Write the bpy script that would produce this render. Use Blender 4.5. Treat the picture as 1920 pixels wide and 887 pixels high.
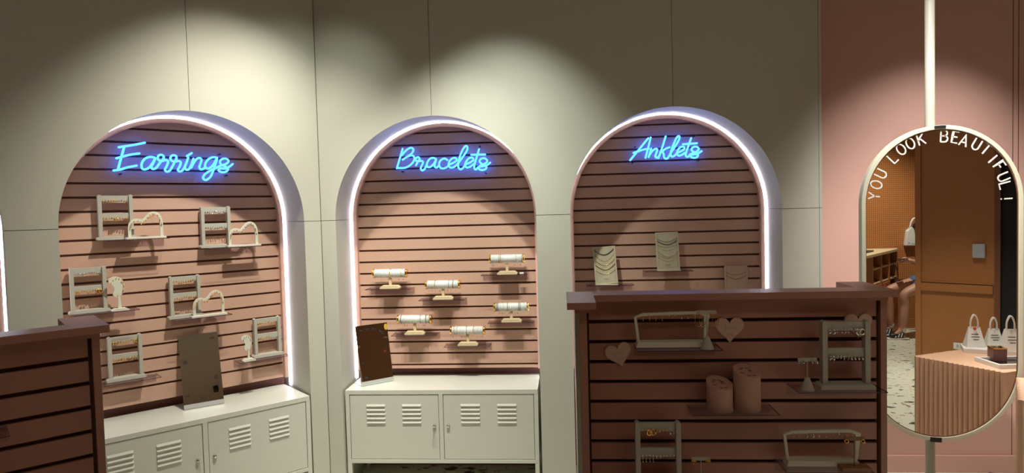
import bpy, bmesh, math, random
from mathutils import Vector, Matrix
random.seed(7)
PI = math.pi
sc = bpy.context.scene
C = sc.collection
for o in list(bpy.data.objects): bpy.data.objects.remove(o)

# ------------------------------------------------------------------ camera
F = 1234.3
CAM = Vector((0, 0, 1.7135))
YAW, PIT, ROL = math.radians(-4.4274), math.radians(2.2658), math.radians(-1.5217)
fwd = Vector((math.sin(YAW)*math.cos(PIT), math.cos(YAW)*math.cos(PIT), -math.sin(PIT)))
r0 = Vector((math.cos(YAW), -math.sin(YAW), 0)); u0 = r0.cross(fwd)
CR = math.cos(ROL)*r0 + math.sin(ROL)*u0
CU = -math.sin(ROL)*r0 + math.cos(ROL)*u0
cam = bpy.data.cameras.new('camera'); cam.sensor_width = 36; cam.lens = 36*F/1920
cam.clip_start = .05; cam.clip_end = 60
camo = bpy.data.objects.new('camera', cam); C.objects.link(camo)
mw = Matrix((CR, CU, -fwd)).transposed().to_4x4(); mw.translation = CAM
camo.matrix_world = mw; sc.camera = camo

# ------------------------------------------------------------------ world, exposure
w = bpy.data.worlds.new('world'); sc.world = w; w.use_nodes = True
w.node_tree.nodes['Background'].inputs[0].default_value = (.5, .45, .4, 1)
w.node_tree.nodes['Background'].inputs[1].default_value = .02
sc.view_settings.view_transform = 'Standard'; sc.view_settings.look = 'None'
sc.view_settings.exposure = 0.13; sc.view_settings.gamma = 1
sc.view_settings.use_curve_mapping = False

# ------------------------------------------------------------------ frames (measured planes of the place)
def hit(px, py, P, N):
    d = fwd + CR*((px-960)/F) - CU*((py-443.5)/F)
    t = (Vector(P)-CAM).dot(N)/d.dot(N)
    return CAM + d*t
class Frame:
    """a vertical plane: x = to the right along it, y = depth into it, z = up"""
    def __init__(s, o, ang):
        s.o = Vector(o); s.a = math.radians(ang)
        s.x = Vector((math.cos(s.a), math.sin(s.a), 0)); s.y = Vector((-math.sin(s.a), math.cos(s.a), 0))
    def P(s, x, y, z): return s.o + s.x*x + s.y*y + Vector((0, 0, z))
    def at(s, px, py, d=0):
        q = hit(px, py, s.o + s.y*d, s.y); v = q - s.o
        return v.dot(s.x), v.z
PA = Vector((-1.54085, 3.82397, 0)); _n = Vector((-math.sin(PI/4), math.cos(PI/4), 0))
FA = Frame(PA + _n*.035, 45)          # earrings wall
FB = Frame((0, 3.9344, 0), 0)         # bracelets and anklets wall
FAW = Frame(PA + _n*.004, 45); FBW = Frame((0, 3.905, 0), 0)   # faces of the two walls
FG = Frame((0, 2.49, 0), 0)           # slat display in the right foreground
FL = Frame(PA + _n*(-1.375), 45)      # slat display in the left foreground
YM = 3.15                             # plane of the standing mirror
FM = Frame((0, YM, 0), 0)
YP = 4.27                             # pink wall
CEIL = 3.6

# ------------------------------------------------------------------ lamps
def spot(name, loc, target, energy, size, blend, col=(1, .93, .78), r=.03):
    l = bpy.data.lights.new(name, 'SPOT'); l.energy = energy; l.spot_size = math.radians(size); l.spot_blend = blend
    l.color = col; l.shadow_soft_size = r
    o = bpy.data.objects.new(name, l); C.objects.link(o); o.location = loc
    o.rotation_euler = (Vector(target)-Vector(loc)).to_track_quat('-Z', 'Y').to_euler()
    SPOTS.append((Vector(loc), Vector(target)))
SPOTS = []
WARM = (1, .95, .83); NEUT = (.95, 1, .90)
def fs(fr, x, y, z): return tuple(fr.P(x, y, z))
spot('track_lamp_light', fs(FA, -.34, -.98, 3.45), fs(FA, -.46, .0, .75), 215, 78, 1, WARM)
spot('track_lamp_light', fs(FA, -.06, -.98, 3.45), fs(FA, -.02, .05, 1.7), 34, 60, 1, NEUT)
spot('track_lamp_light', fs(FB, -.62, -.98, 3.45), fs(FB, -.72, .0, .5), 115, 62, .9, WARM)
spot('track_lamp_light', fs(FB, -.34, -.98, 3.45), fs(FB, -.34, .0, .9), 165, 67, 1, NEUT)
spot('track_lamp_light', (1.28, 2.05, 3.45), (2.40, 4.15, .75), 270, 44, 1, (1, .94, .90))
spot('track_lamp_light', (2.45, 3.25, 3.45), (2.12, 4.0, .8), 200, 68, .9, (1, .93, .88))
spot('track_lamp_light', (1.66, 2.70, 3.45), (1.86, 2.98, .9), 150, 42, .6, (1, .93, .84))
spot('track_lamp_light', (2.9, .9, 3.45), (2.9, .8, 0), 330, 70, .7, (1, .97, .86))
spot('track_lamp_light', (3.9, -1.7, 3.45), (3.9, -1.9, 0), 250, 95, .7, WARM)
def area(name, loc, sx, sy, energy, col):
    l = bpy.data.lights.new(name, 'AREA'); l.shape = 'RECTANGLE'; l.size = sx; l.size_y = sy; l.energy = energy; l.color = col
    o = bpy.data.objects.new(name, l); C.objects.link(o); o.location = loc; return o
area('ceiling_fill_light', (-.6, .3, CEIL-.05), 1.2, .3, 5, (1, .88, .75))  # area lights added as ambient fill for the closed room
area('ceiling_fill_light', (1.6, .3, CEIL-.05), 1.2, .3, 5, (1, .88, .75))

# ------------------------------------------------------------------ materials
def mat(name, col, rough=.5, metal=0, spec=.5, emit=None, es=0, noise=0, nscale=30, bump=0, bscale=200, coat=0):
    m = bpy.data.materials.new(name); m.use_nodes = True; nt = m.node_tree; b = nt.nodes['Principled BSDF']
    b.inputs['Base Color'].default_value = (*col, 1); b.inputs['Roughness'].default_value = rough
    b.inputs['Metallic'].default_value = metal; b.inputs['Specular IOR Level'].default_value = spec
    b.inputs['Coat Weight'].default_value = coat
    if emit: b.inputs['Emission Color'].default_value = (*emit, 1); b.inputs['Emission Strength'].default_value = es
    if noise or bump:
        tc = nt.nodes.new('ShaderNodeTexCoord')
    if noise:
        n = nt.nodes.new('ShaderNodeTexNoise'); n.inputs['Scale'].default_value = nscale; n.inputs['Detail'].default_value = 4
        r = nt.nodes.new('ShaderNodeMix'); r.data_type = 'RGBA'
        r.inputs[6].default_value = (*[c*(1-noise) for c in col], 1); r.inputs[7].default_value = (*[min(1, c*(1+noise)) for c in col], 1)
        nt.links.new(tc.outputs['Object'], n.inputs['Vector']); nt.links.new(n.outputs['Fac'], r.inputs[0]); nt.links.new(r.outputs[2], b.inputs['Base Color'])
    if bump:
        n2 = nt.nodes.new('ShaderNodeTexNoise'); n2.inputs['Scale'].default_value = bscale
        bp = nt.nodes.new('ShaderNodeBump'); bp.inputs['Strength'].default_value = bump; bp.inputs['Distance'].default_value = .002
        nt.links.new(tc.outputs['Object'], n2.inputs['Vector']); nt.links.new(n2.outputs['Fac'], bp.inputs['Height']); nt.links.new(bp.outputs['Normal'], b.inputs['Normal'])
    return m
M = {}
M['wall'] = mat('painted_grey_white_board', (.56, .56, .475), .55, noise=.03, nscale=6, bump=.05, bscale=300)
M['seam'] = mat('dark_joint', (.08, .075, .055), .8)
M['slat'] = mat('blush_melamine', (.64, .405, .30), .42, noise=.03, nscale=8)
M['slat_back'] = mat('blush_recess_shade', (.33, .15, .11), .6)  # darker blush, shade of slots and niche backs put into the colour
M['rim'] = mat('blush_rim', (.68, .42, .34), .45)
M['gond'] = mat('dusty_rose_laminate', (.42, .20, .15), .38, noise=.03, nscale=9)
M['gond_groove'] = mat('dusty_rose_groove_shade_and_print', (.10, .035, .025), .6)  # darkened rose puts slot shade into the colour; serves as dark print too
M['pinkwall'] = mat('pink_wall_paint', (.68, .42, .355), .55, noise=.02, nscale=5)
M['cab'] = mat('white_powder_coated_steel', (.66, .66, .58), .32, noise=.01, nscale=5)
M['chrome'] = mat('chrome', (.75, .75, .76), .12, 1)
M['steel'] = mat('brushed_aluminium', (.62, .63, .62), .3, 1)
M['dark'] = mat('black_plastic', (.02, .02, .02), .4)
M['gold'] = mat('polished_gold', (.95, .62, .18), .18, 1)
M['silver'] = mat('polished_silver', (.85, .85, .85), .15, 1)
M['velvet'] = mat('grey_white_velvet', (.50, .48, .41), .85, noise=.06, nscale=60, bump=.2)
M['ivory'] = mat('ivory_lacquer', (.74, .73, .60), .5)
M['wood'] = mat('pale_natural_wood', (.70, .56, .34), .55, noise=.12, nscale=25)
M['brownwood'] = mat('brown_wood', (.30, .14, .06), .5, noise=.2, nscale=25)
M['pearlwhite'] = mat('white_band', (.80, .82, .78), .4)
M['card'] = mat('cream_leather_card', (.58, .52, .36), .6, noise=.03, nscale=50)
M['cardline'] = mat('card_stitching', (.36, .31, .20), .6)
M['heart'] = mat('blush_card', (.62, .43, .33), .8)
M['heartedge'] = mat('rose_card_edge', (.55, .30, .24), .8)
M['plaster'] = mat('pink_plaster', (.56, .33, .26), .75, noise=.08, nscale=40, bump=.1)
M['ink'] = mat('black_ink', (.02, .018, .016), .6)
M['redink'] = mat('red_ink', (.25, .02, .02), .6)
M['orange'] = mat('amber_brown_paint', (.36, .14, .038), .5, noise=.05, nscale=6)
M['orange_dark'] = mat('dark_amber_edge', (.16, .06, .02), .5)
M['cream'] = mat('cream_powder_coat', (.72, .72, .56), .35)
M['pole'] = mat('cream_pole_paint', (.40, .385, .32), .4)
M['letter'] = mat('white_vinyl', (.75, .74, .68), .6, emit=None)
M['ceil'] = mat('grey_ceiling', (.42, .36, .30), .8)
M['brownwall'] = mat('brown_room_wall', (.30, .135, .06), .6)
M['black'] = mat('black_cloth_and_doorway_shade', (.006, .006, .007), .8)
M['flute'] = mat('peach_laminate', (.74, .46, .30), .45)
M['paper'] = mat('white_paper', (.72, .72, .66), .7)
M['greyplastic'] = mat('grey_plastic', (.40, .42, .44), .5)
M['skin'] = mat('skin', (.50, .26, .17), .5)
M['denim'] = mat('blue_denim', (.06, .12, .22), .8, noise=.3, nscale=80)
M['sock'] = mat('white_sock', (.65, .64, .58), .8)
M['hair'] = mat('black_hair', (.01, .008, .007), .5)
M['blackshirt'] = mat('black_shirt', (.015, .015, .017), .8)
M['brownbox'] = mat('mauve_box', (.22, .11, .09), .35)
M['red'] = mat('red_plastic', (.5, .03, .02), .4)
M['navy'] = mat('navy_bead', (.02, .03, .10), .3)
M['yellow'] = mat('yellow_sticker', (.55, .36, .04), .5)
M['satin'] = mat('satin_silver', (.66, .68, .66), .32, .35)
M['led'] = mat('white_led', (1, 1, 1), .5, emit=(.80, .82, 1), es=18)
M['neon'] = mat('blue_neon', (.05, .2, .4), .4, emit=(.03, .15, 1), es=6.5)
def mirror_mat():
    m = bpy.data.materials.new('mirror_glass'); m.use_nodes = True; b = m.node_tree.nodes['Principled BSDF']
    b.inputs['Base Color'].default_value = (.86, .86, .84, 1); b.inputs['Metallic'].default_value = 1; b.inputs['Roughness'].default_value = .01
    return m
M['mirror'] = mirror_mat()
def acrylic(name, tint, gloss, edge=False):
    m = bpy.data.materials.new(name); m.use_nodes = True; nt = m.node_tree
    for n in list(nt.nodes): nt.nodes.remove(n)
    out = nt.nodes.new('ShaderNodeOutputMaterial'); t = nt.nodes.new('ShaderNodeBsdfTransparent'); t.inputs[0].default_value = (*tint, 1)
    g = nt.nodes.new('ShaderNodeBsdfGlossy'); g.inputs['Roughness'].default_value = .05
    fr = nt.nodes.new('ShaderNodeFresnel'); fr.inputs[0].default_value = 1.45
    mu = nt.nodes.new('ShaderNodeMath'); mu.operation = 'MULTIPLY'; mu.inputs[1].default_value = gloss
    mx = nt.nodes.new('ShaderNodeMixShader')
    nt.links.new(fr.outputs[0], mu.inputs[0]); nt.links.new(mu.outputs[0], mx.inputs[0])
    nt.links.new(t.outputs[0], mx.inputs[1]); nt.links.new(g.outputs[0], mx.inputs[2]); nt.links.new(mx.outputs[0], out.inputs[0])
    return m
M['acrylic'] = acrylic('clear_acrylic', (.96, .94, .96), .35)
M['acr_edge'] = mat('acrylic_edge', (.07, .03, .05), .2)
M['signacr'] = acrylic('clear_sign_acrylic', (.985, .985, .99), .35)
M['signedge'] = mat('sign_acrylic_edge', (.42, .36, .38), .2)
def terrazzo():
    m = bpy.data.materials.new('terrazzo'); m.use_nodes = True; nt = m.node_tree; b = nt.nodes['Principled BSDF']
    tc = nt.nodes.new('ShaderNodeTexCoord'); base = (.70, .70, .57, 1); prev = None
    for sc_, thr, col, rnd in ((8, .30, (.05, .06, .05, 1), .9), (13, .27, (.20, .13, .07, 1), .7), (22, .22, (.10, .11, .09, 1), .5)):
        wn = nt.nodes.new('ShaderNodeTexNoise'); wn.inputs['Scale'].default_value = sc_*1.5
        mp = nt.nodes.new('ShaderNodeMapping'); mp.inputs['Location'].default_value = (sc_, sc_*.37, 0); mp.inputs['Scale'].default_value = (1, 1.7, 0)
        ad = nt.nodes.new('ShaderNodeMix'); ad.data_type = 'VECTOR'; ad.inputs[0].default_value = .09
        v = nt.nodes.new('ShaderNodeTexVoronoi'); v.inputs['Scale'].default_value = sc_; v.distance = 'MANHATTAN'
        nt.links.new(tc.outputs['Object'], mp.inputs[0]); nt.links.new(mp.outputs[0], ad.inputs[4]); nt.links.new(mp.outputs[0], wn.inputs['Vector'])
        nt.links.new(wn.outputs['Color'], ad.inputs[5]); nt.links.new(ad.outputs[1], v.inputs['Vector'])
        sp = nt.nodes.new('ShaderNodeSeparateColor'); nt.links.new(v.outputs['Color'], sp.inputs[0])
        mul = nt.nodes.new('ShaderNodeMath'); mul.operation = 'MULTIPLY'; nt.links.new(sp.outputs[0], mul.inputs[0]); mul.inputs[1].default_value = thr*1.7
        lt = nt.nodes.new('ShaderNodeMath'); lt.operation = 'LESS_THAN'; nt.links.new(v.outputs['Distance'], lt.inputs[0]); nt.links.new(mul.outputs[0], lt.inputs[1])
        mx = nt.nodes.new('ShaderNodeMix'); mx.data_type = 'RGBA'; nt.links.new(lt.outputs[0], mx.inputs[0])
        if prev is None: mx.inputs[6].default_value = base
        else: nt.links.new(prev, mx.inputs[6])
        mx.inputs[7].default_value = col; prev = mx.outputs[2]
    nt.links.new(prev, b.inputs['Base Color']); b.inputs['Roughness'].default_value = .3
    return m
M['terrazzo'] = terrazzo()
def pegboard():
    m = bpy.data.materials.new('perforated_board'); m.use_nodes = True; nt = m.node_tree; b = nt.nodes['Principled BSDF']
    tc = nt.nodes.new('ShaderNodeTexCoord'); sp = nt.nodes.new('ShaderNodeSeparateXYZ'); nt.links.new(tc.outputs['Object'], sp.inputs[0])
    ms = []
    for k in (0, 2):
        a = nt.nodes.new('ShaderNodeMath'); a.operation = 'MULTIPLY'; a.inputs[1].default_value = 1/.0265; nt.links.new(sp.outputs[k], a.inputs[0])
        f = nt.nodes.new('ShaderNodeMath'); f.operation = 'FRACT'; nt.links.new(a.outputs[0], f.inputs[0])
        s = nt.nodes.new('ShaderNodeMath'); s.operation = 'SUBTRACT'; s.inputs[1].default_value = .5; nt.links.new(f.outputs[0], s.inputs[0])
        p = nt.nodes.new('ShaderNodeMath'); p.operation = 'POWER'; p.inputs[1].default_value = 2; nt.links.new(s.outputs[0], p.inputs[0]); ms.append(p)
    ad = nt.nodes.new('ShaderNodeMath'); ad.operation = 'ADD'; nt.links.new(ms[0].outputs[0], ad.inputs[0]); nt.links.new(ms[1].outputs[0], ad.inputs[1])
    lt = nt.nodes.new('ShaderNodeMath'); lt.operation = 'LESS_THAN'; lt.inputs[1].default_value = .05; nt.links.new(ad.outputs[0], lt.inputs[0])
    mx = nt.nodes.new('ShaderNodeMix'); mx.data_type = 'RGBA'; mx.inputs[6].default_value = (.50, .20, .06, 1); mx.inputs[7].default_value = (.05, .015, .005, 1)
    nt.links.new(lt.outputs[0], mx.inputs[0]); nt.links.new(mx.outputs[2], b.inputs['Base Color']); b.inputs['Roughness'].default_value = .5
    return m
M['peg'] = pegboard()

# ------------------------------------------------------------------ mesh builder
class MB:
    def __init__(s): s.v = []; s.f = []; s.m = []; s.sm = []
    def add(s, vs, fs, mi=0, smooth=False):
        n = len(s.v); s.v += [Vector(v) for v in vs]
        for f in fs: s.f.append([n+i for i in f]); s.m.append(mi); s.sm.append(smooth)
        return s
    def box(s, x0, x1, y0, y1, z0, z1, mi=0):
        if x0 > x1: x0, x1 = x1, x0
        vs = [(x, y, z) for x in (x0, x1) for y in (y0, y1) for z in (z0, z1)]
        return s.add(vs, [(0, 1, 3, 2), (4, 6, 7, 5), (0, 4, 5, 1), (2, 3, 7, 6), (0, 2, 6, 4), (1, 5, 7, 3)], mi)
    def prism(s, poly, y0, y1, mi=0, me=None, smooth=False):
        """polygon in x,z (counter-clockwise seen from -y), extruded y0 -> y1"""
        n = len(poly); vs = [(x, y0, z) for x, z in poly] + [(x, y1, z) for x, z in poly]
        s.add(vs, [tuple(range(n)), tuple(range(2*n-1, n-1, -1))], mi)
        s.add(vs, [(i, i+n, (i+1) % n+n, (i+1) % n) for i in range(n)], mi if me is None else me, smooth)
        return s
    def zprism(s, poly, z0, z1, mi=0, me=None):
        """polygon in x,y (counter-clockwise from above)"""
        n = len(poly); vs = [(x, y, z0) for x, y in poly] + [(x, y, z1) for x, y in poly]
        s.add(vs, [tuple(range(n-1, -1, -1)), tuple(range(n, 2*n))], mi)
        s.add(vs, [(i, (i+1) % n, (i+1) % n+n, i+n) for i in range(n)], mi if me is None else me)
        return s
    def tube(s, pts, r, n=8, mi=0, closed=False, caps=True, sx=1):
        pts = [Vector(p) for p in pts]; k = len(pts); rs = r if isinstance(r, (list, tuple)) else [r]*k
        T = []
        for i in range(k):
            a = pts[(i-1) % k] if (closed or i > 0) else pts[i]; b = pts[(i+1) % k] if (closed or i < k-1) else pts[i]
            T.append((b-a).normalized())
        up = Vector((0, 1, 0)) if abs(T[0].y) < .9 else Vector((0, 0, 1))
        N = (up - T[0]*up.dot(T[0])).normalized(); vs = []
        for i in range(k):
            N = (N - T[i]*N.dot(T[i])); N = N.normalized() if N.length > 1e-6 else Vector((1, 0, 0)); B = T[i].cross(N)
            for j in range(n):
                a = 2*PI*j/n; vs.append(pts[i] + (N*math.cos(a)*sx + B*math.sin(a))*rs[i])
        fs = [(i*n+j, ((i+1) % k)*n+j, ((i+1) % k)*n+(j+1) % n, i*n+(j+1) % n) for i in range(k if closed else k-1) for j in range(n)]
        s.add(vs, fs, mi, True)
        if caps and not closed: s.add(vs, [tuple(range(n)), tuple((k-1)*n+j for j in range(n-1, -1, -1))], mi)
        return s
    def lathe(s, prof, n=20, c=(0, 0, 0), mi=0, axis='z', smooth=True):
        vs = []
        for r, h in prof:
            for j in range(n):
                a = 2*PI*j/n; x, y = r*math.cos(a), r*math.sin(a)
                p = (x, y, h) if axis == 'z' else ((h, x, y) if axis == 'x' else (y, h, x))
                vs.append(Vector(p)+Vector(c))
        k = len(prof)
        s.add(vs, [(i*n+j, i*n+(j+1) % n, (i+1)*n+(j+1) % n, (i+1)*n+j) for i in range(k-1) for j in range(n)], mi, smooth)
        s.add(vs, [tuple(range(n-1, -1, -1)), tuple((k-1)*n+j for j in range(n))], mi)
        return s
    def torus(s, c, R, r, axis='y', n=16, m=6, mi=0, arc=2*PI, a0=0, sz=1):
        pts = []
        k = n if arc >= 2*PI-1e-6 else n+1
        for i in range(k):
            a = a0+arc*i/n; x, z = R*math.cos(a), R*math.sin(a)*sz
            p = {'y': (x, 0, z), 'x': (0, x, z), 'z': (x, z, 0)}[axis]
            pts.append(Vector(c)+Vector(p))
        return s.tube(pts, r, m, mi, closed=(k == n))
    def ball(s, c, r, n=10, mi=0):
        pr = [(max(1e-5, r*math.sin(PI*i/n)), -r*math.cos(PI*i/n)) for i in range(n+1)]
        return s.lathe(pr, n+2, c, mi)
    def band(s, pts, wd, y0, y1, mi=0, closed=False):
        """ribbon of width wd along a polyline in x,z, with depth y0..y1"""
        P = [Vector((p[0], p[1])) for p in pts]; k = len(P); L = []; R = []
        for i in range(k):
            a = P[(i-1) % k] if (closed or i > 0) else P[i]; b = P[(i+1) % k] if (closed or i < k-1) else P[i]
            t = (b-a).normalized(); nn = Vector((-t.y, t.x))
            m = 1.0
            if (closed or 0 < i < k-1):
                t1 = (P[i]-a).normalized(); m = 1/max(.5, nn.dot(Vector((-t1.y, t1.x))))
            L.append(P[i]+nn*wd/2*m); R.append(P[i]-nn*wd/2*m)
        vs = [(p.x, y0, p.y) for p in L]+[(p.x, y0, p.y) for p in R]+[(p.x, y1, p.y) for p in L]+[(p.x, y1, p.y) for p in R]
        e = k if closed else k-1; fs = []
        for i in range(e):
            j = (i+1) % k
            fs += [(i, k+i, k+j, j), (2*k+i, 2*k+j, 3*k+j, 3*k+i), (i, j, 2*k+j, 2*k+i), (k+i, 3*k+i, 3*k+j, k+j)]
        if not closed: fs += [(0, 2*k, 3*k, k), (k-1, 2*k-1, 4*k-1, 3*k-1)]
        return s.add(vs, fs, mi)
    def T(s, fn):
        s.v = [Vector(fn(v)) for v in s.v]; return s
    def build(s, name, mats, parent=None, mirrored=False, bevel=0, loc=None):
        me = bpy.data.meshes.new(name)
        vs = s.v
        if mirrored: vs = [Vector((v.x, 2*YM-v.y, v.z)) for v in vs]
        if loc is not None: vs = [v-Vector(loc) for v in vs]
        me.from_pydata([tuple(v) for v in vs], [], s.f)
        if not isinstance(mats, (list, tuple)): mats = [mats]
        for m in mats: me.materials.append(M[m] if isinstance(m, str) else m)
        me.polygons.foreach_set('material_index', s.m); me.polygons.foreach_set('use_smooth', s.sm)
        bm = bmesh.new(); bm.from_mesh(me); bmesh.ops.remove_doubles(bm, verts=bm.verts, dist=1e-6)
        bmesh.ops.recalc_face_normals(bm, faces=bm.faces); bm.to_mesh(me); bm.free()
        o = bpy.data.objects.new(name, me); C.objects.link(o)
        if loc is not None: o.location = loc
        if parent: o.parent = parent
        if bevel:
            b = o.modifiers.new('bevel', 'BEVEL'); b.width = bevel; b.segments = 2; b.limit_method = 'ANGLE'; b.angle_limit = math.radians(40)
        return o
def tag(o, label, cat, group=None, kind=None):
    o['label'] = label; o['category'] = cat
    if group: o['group'] = group
    if kind: o['kind'] = kind
    return o
def thing(name, label, cat, loc=(0, 0, 0), rotz=0, group=None, rx=0, ry=0):
    o = bpy.data.objects.new(name, None); o.empty_display_size = .02; C.objects.link(o)
    o.location = loc; o.rotation_euler = (rx, ry, rotz); return tag(o, label, cat, group)
def struct(name, mb, mats, bevel=0, mirrored=False, frame=None):
    o = mb.build(name, mats, bevel=bevel, mirrored=mirrored); o['kind'] = 'structure'
    if frame: o.location = frame.o; o.rotation_euler = (0, 0, frame.a)
    return o
def copy_tree(root, loc=None, rotz=None, label=None):
    r = root.copy(); C.objects.link(r)
    if loc is not None: r.location = loc
    if rotz is not None: r.rotation_euler = (0, 0, rotz)
    if label: r['label'] = label
    for ch in KIDS.get(root.name, []):
        c = ch.copy(); C.objects.link(c); c.parent = r
        for g in KIDS.get(ch.name, []):
            d = g.copy(); C.objects.link(d); d.parent = c
    return r
KIDS = {}
def remember(root):
    KIDS[root.name] = list(root.children)
    for c in root.children: KIDS[c.name] = list(c.children)
def catmull(P, n=6, closed=False):
    P = [Vector(p) for p in P]; out = []; k = len(P)
    for i in range(k if closed else k-1):
        a = P[(i-1) % k] if closed or i > 0 else P[i]*2-P[i+1]; b = P[i]; c = P[(i+1) % k]; d = P[(i+2) % k] if closed or i+2 < k else P[i+1]*2-P[i]
        for j in range(n):
            t = j/n; out.append(.5*((2*b)+(c-a)*t+(2*a-5*b+4*c-d)*t*t+(3*b-a-3*c+d)*t**3))
    if not closed: out.append(P[-1])
    return out
ORD = ['first', 'second', 'third', 'fourth', 'fifth', 'sixth', 'seventh', 'eighth', 'ninth', 'tenth', 'eleventh', 'twelfth',
       'thirteenth', 'fourteenth', 'fifteenth', 'sixteenth', 'seventeenth', 'eighteenth', 'nineteenth', 'twentieth', 'twenty-first', 'twenty-second']

# ------------------------------------------------------------------ room shell
R_ARCH, ZS, DEP, R2 = .609, 1.682, .45, .624
ARCH_A = [-2.03, -.604]; ARCH_B = [-.765, .654]
def arch_wall(name, fr, s0, s1, arches, ret=None):
    mb = MB(); cur = s0
    for c in arches:
        a, b = c-R_ARCH, c+R_ARCH
        mb.add([(cur, 0, 0), (a, 0, 0), (a, 0, CEIL), (cur, 0, CEIL)], [(0, 1, 2, 3)])
        n = 56; ps = [(c-R_ARCH*math.cos(PI*i/n), ZS+R_ARCH*math.sin(PI*i/n)) for i in range(n+1)]
        for i in range(n):
            (x0, z0), (x1, z1) = ps[i], ps[i+1]
            mb.add([(x0, 0, z0), (x1, 0, z1), (x1, 0, CEIL), (x0, 0, CEIL)], [(0, 1, 2, 3)])
        path = [(a, 0)]+ps+[(b, 0)]; k = len(path)
        fl = R2/R_ARCH; path2 = [(c+(x-c)*fl, z if z <= ZS else ZS+(z-ZS)*fl) for x, z in path]
        mb.add([(x, .0, z) for x, z in path]+[(x, DEP, z) for x, z in path2], [(i, i+k, i+k+1, i+1) for i in range(k-1)], 0, True)
        mb.add([(x, DEP, z) for x, z in path2], [tuple(range(k))], 1)
        cur = b
    mb.add([(cur, 0, 0), (s1, 0, 0), (s1, 0, CEIL), (cur, 0, CEIL)], [(0, 1, 2, 3)])
    if ret: mb.add([(s1, 0, 0), (s1, ret, 0), (s1, ret, CEIL), (s1, 0, CEIL)], [(0, 1, 2, 3)])
    me = bpy.data.meshes.new(name); me.from_pydata([tuple(v) for v in mb.v], [], mb.f)
    me.materials.append(M['wall']); me.materials.append(M['slat_back']); me.polygons.foreach_set('material_index', mb.m); me.polygons.foreach_set('use_smooth', mb.sm)
    o = bpy.data.objects.new(name, me); C.objects.link(o); o['kind'] = 'structure'; o.location = fr.o; o.rotation_euler = (0, 0, fr.a); return o
_s = (FBW.o.y-FAW.o.y)/FAW.x.y; CORN_A, CORN_B = _s, FAW.o.x+_s*FAW.x.x
arch_wall('wall_left', FAW, -4.2, CORN_A, ARCH_A)
arch_wall('wall_centre', FBW, CORN_B, 1.487, ARCH_B, ret=YP-3.905+.01)
# joints between the wall boards
TR = [0]
def seam(fr, x0, x1, z0, z1, y=-.0006):
    TR[0] += 1; mb = MB().box(x0, x1, y, .0004, z0, z1); struct('trim_%d' % TR[0], mb, 'seam', frame=fr)
g = .0012
for c in ARCH_A: seam(FAW, c-g, c+g, ZS+R_ARCH, CEIL)
for c in ARCH_B: seam(FBW, c-g, c+g, ZS+R_ARCH, CEIL)
seam(FAW, ARCH_A[0]+R_ARCH, ARCH_A[1]-R_ARCH, ZS-g, ZS+g); seam(FAW, ARCH_A[1]+R_ARCH, CORN_A, ZS-g, ZS+g)
seam(FBW, CORN_B, ARCH_B[0]-R_ARCH, ZS-g, ZS+g); seam(FBW, ARCH_B[0]+R_ARCH, ARCH_B[1]-R_ARCH, ZS-g, ZS+g); seam(FBW, ARCH_B[1]+R_ARCH, 1.487, ZS-g, ZS+g)
seam(FBW, 1.470, 1.4715, 0, CEIL)
def soffit_seam(fr, x, sgn):
    TR[0] += 1; struct('trim_%d' % TR[0], MB().box(x, x-sgn*.0006, .0, .27, ZS-g, ZS+g).T(lambda v: (v.x+sgn*.0333*v.y, v.y, v.z)), 'seam', frame=fr)
soffit_seam(FAW, ARCH_A[1]+R_ARCH, 1); soffit_seam(FBW, ARCH_B[0]-R_ARCH, -1); soffit_seam(FBW, ARCH_B[1]+R_ARCH, 1)
TR[0] += 1; struct('trim_%d' % TR[0], MB().box(-.0015, .0015, -.002, .0, 0, CEIL).T(lambda v: FBW.P(CORN_B+.001+v.x, v.y, v.z)), 'seam')
# other walls
struct('wall_right', MB().box(1.487, 5.2, YP, YP+.1, 0, CEIL), 'pinkwall')
struct('wall_side', MB().box(5.2, 5.3, -2.85, YP+.1, 0, CEIL), 'brownwall')
struct('wall_back', MB().box(-4.6, 5.2, -2.95, -2.85, 0, CEIL), 'brownwall')
qx = FA.P(-4.2, 0, 0)
struct('wall_far_left', MB().box(qx.x-.1, qx.x, -2.95, qx.y+.02, 0, CEIL), 'brownwall')
struct('floor', MB().box(-4.6, 5.3, -2.95, YP+.1, -.1, 0), 'terrazzo')
struct('ceiling', MB().box(-4.6, 5.3, -2.95, YP+.8, CEIL, CEIL+.1), 'ceil')
struct('baseboard_right', MB().box(1.50, 5.2, YP-.014, YP, 0, .108), 'pinkwall', bevel=.003)
for xx in (2.757, 2.789):
    TR[0] += 1; struct('trim_%d' % TR[0], MB().box(xx-.002, xx+.002, YP-.0008, YP, .108, CEIL), 'gond_groove')

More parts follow.
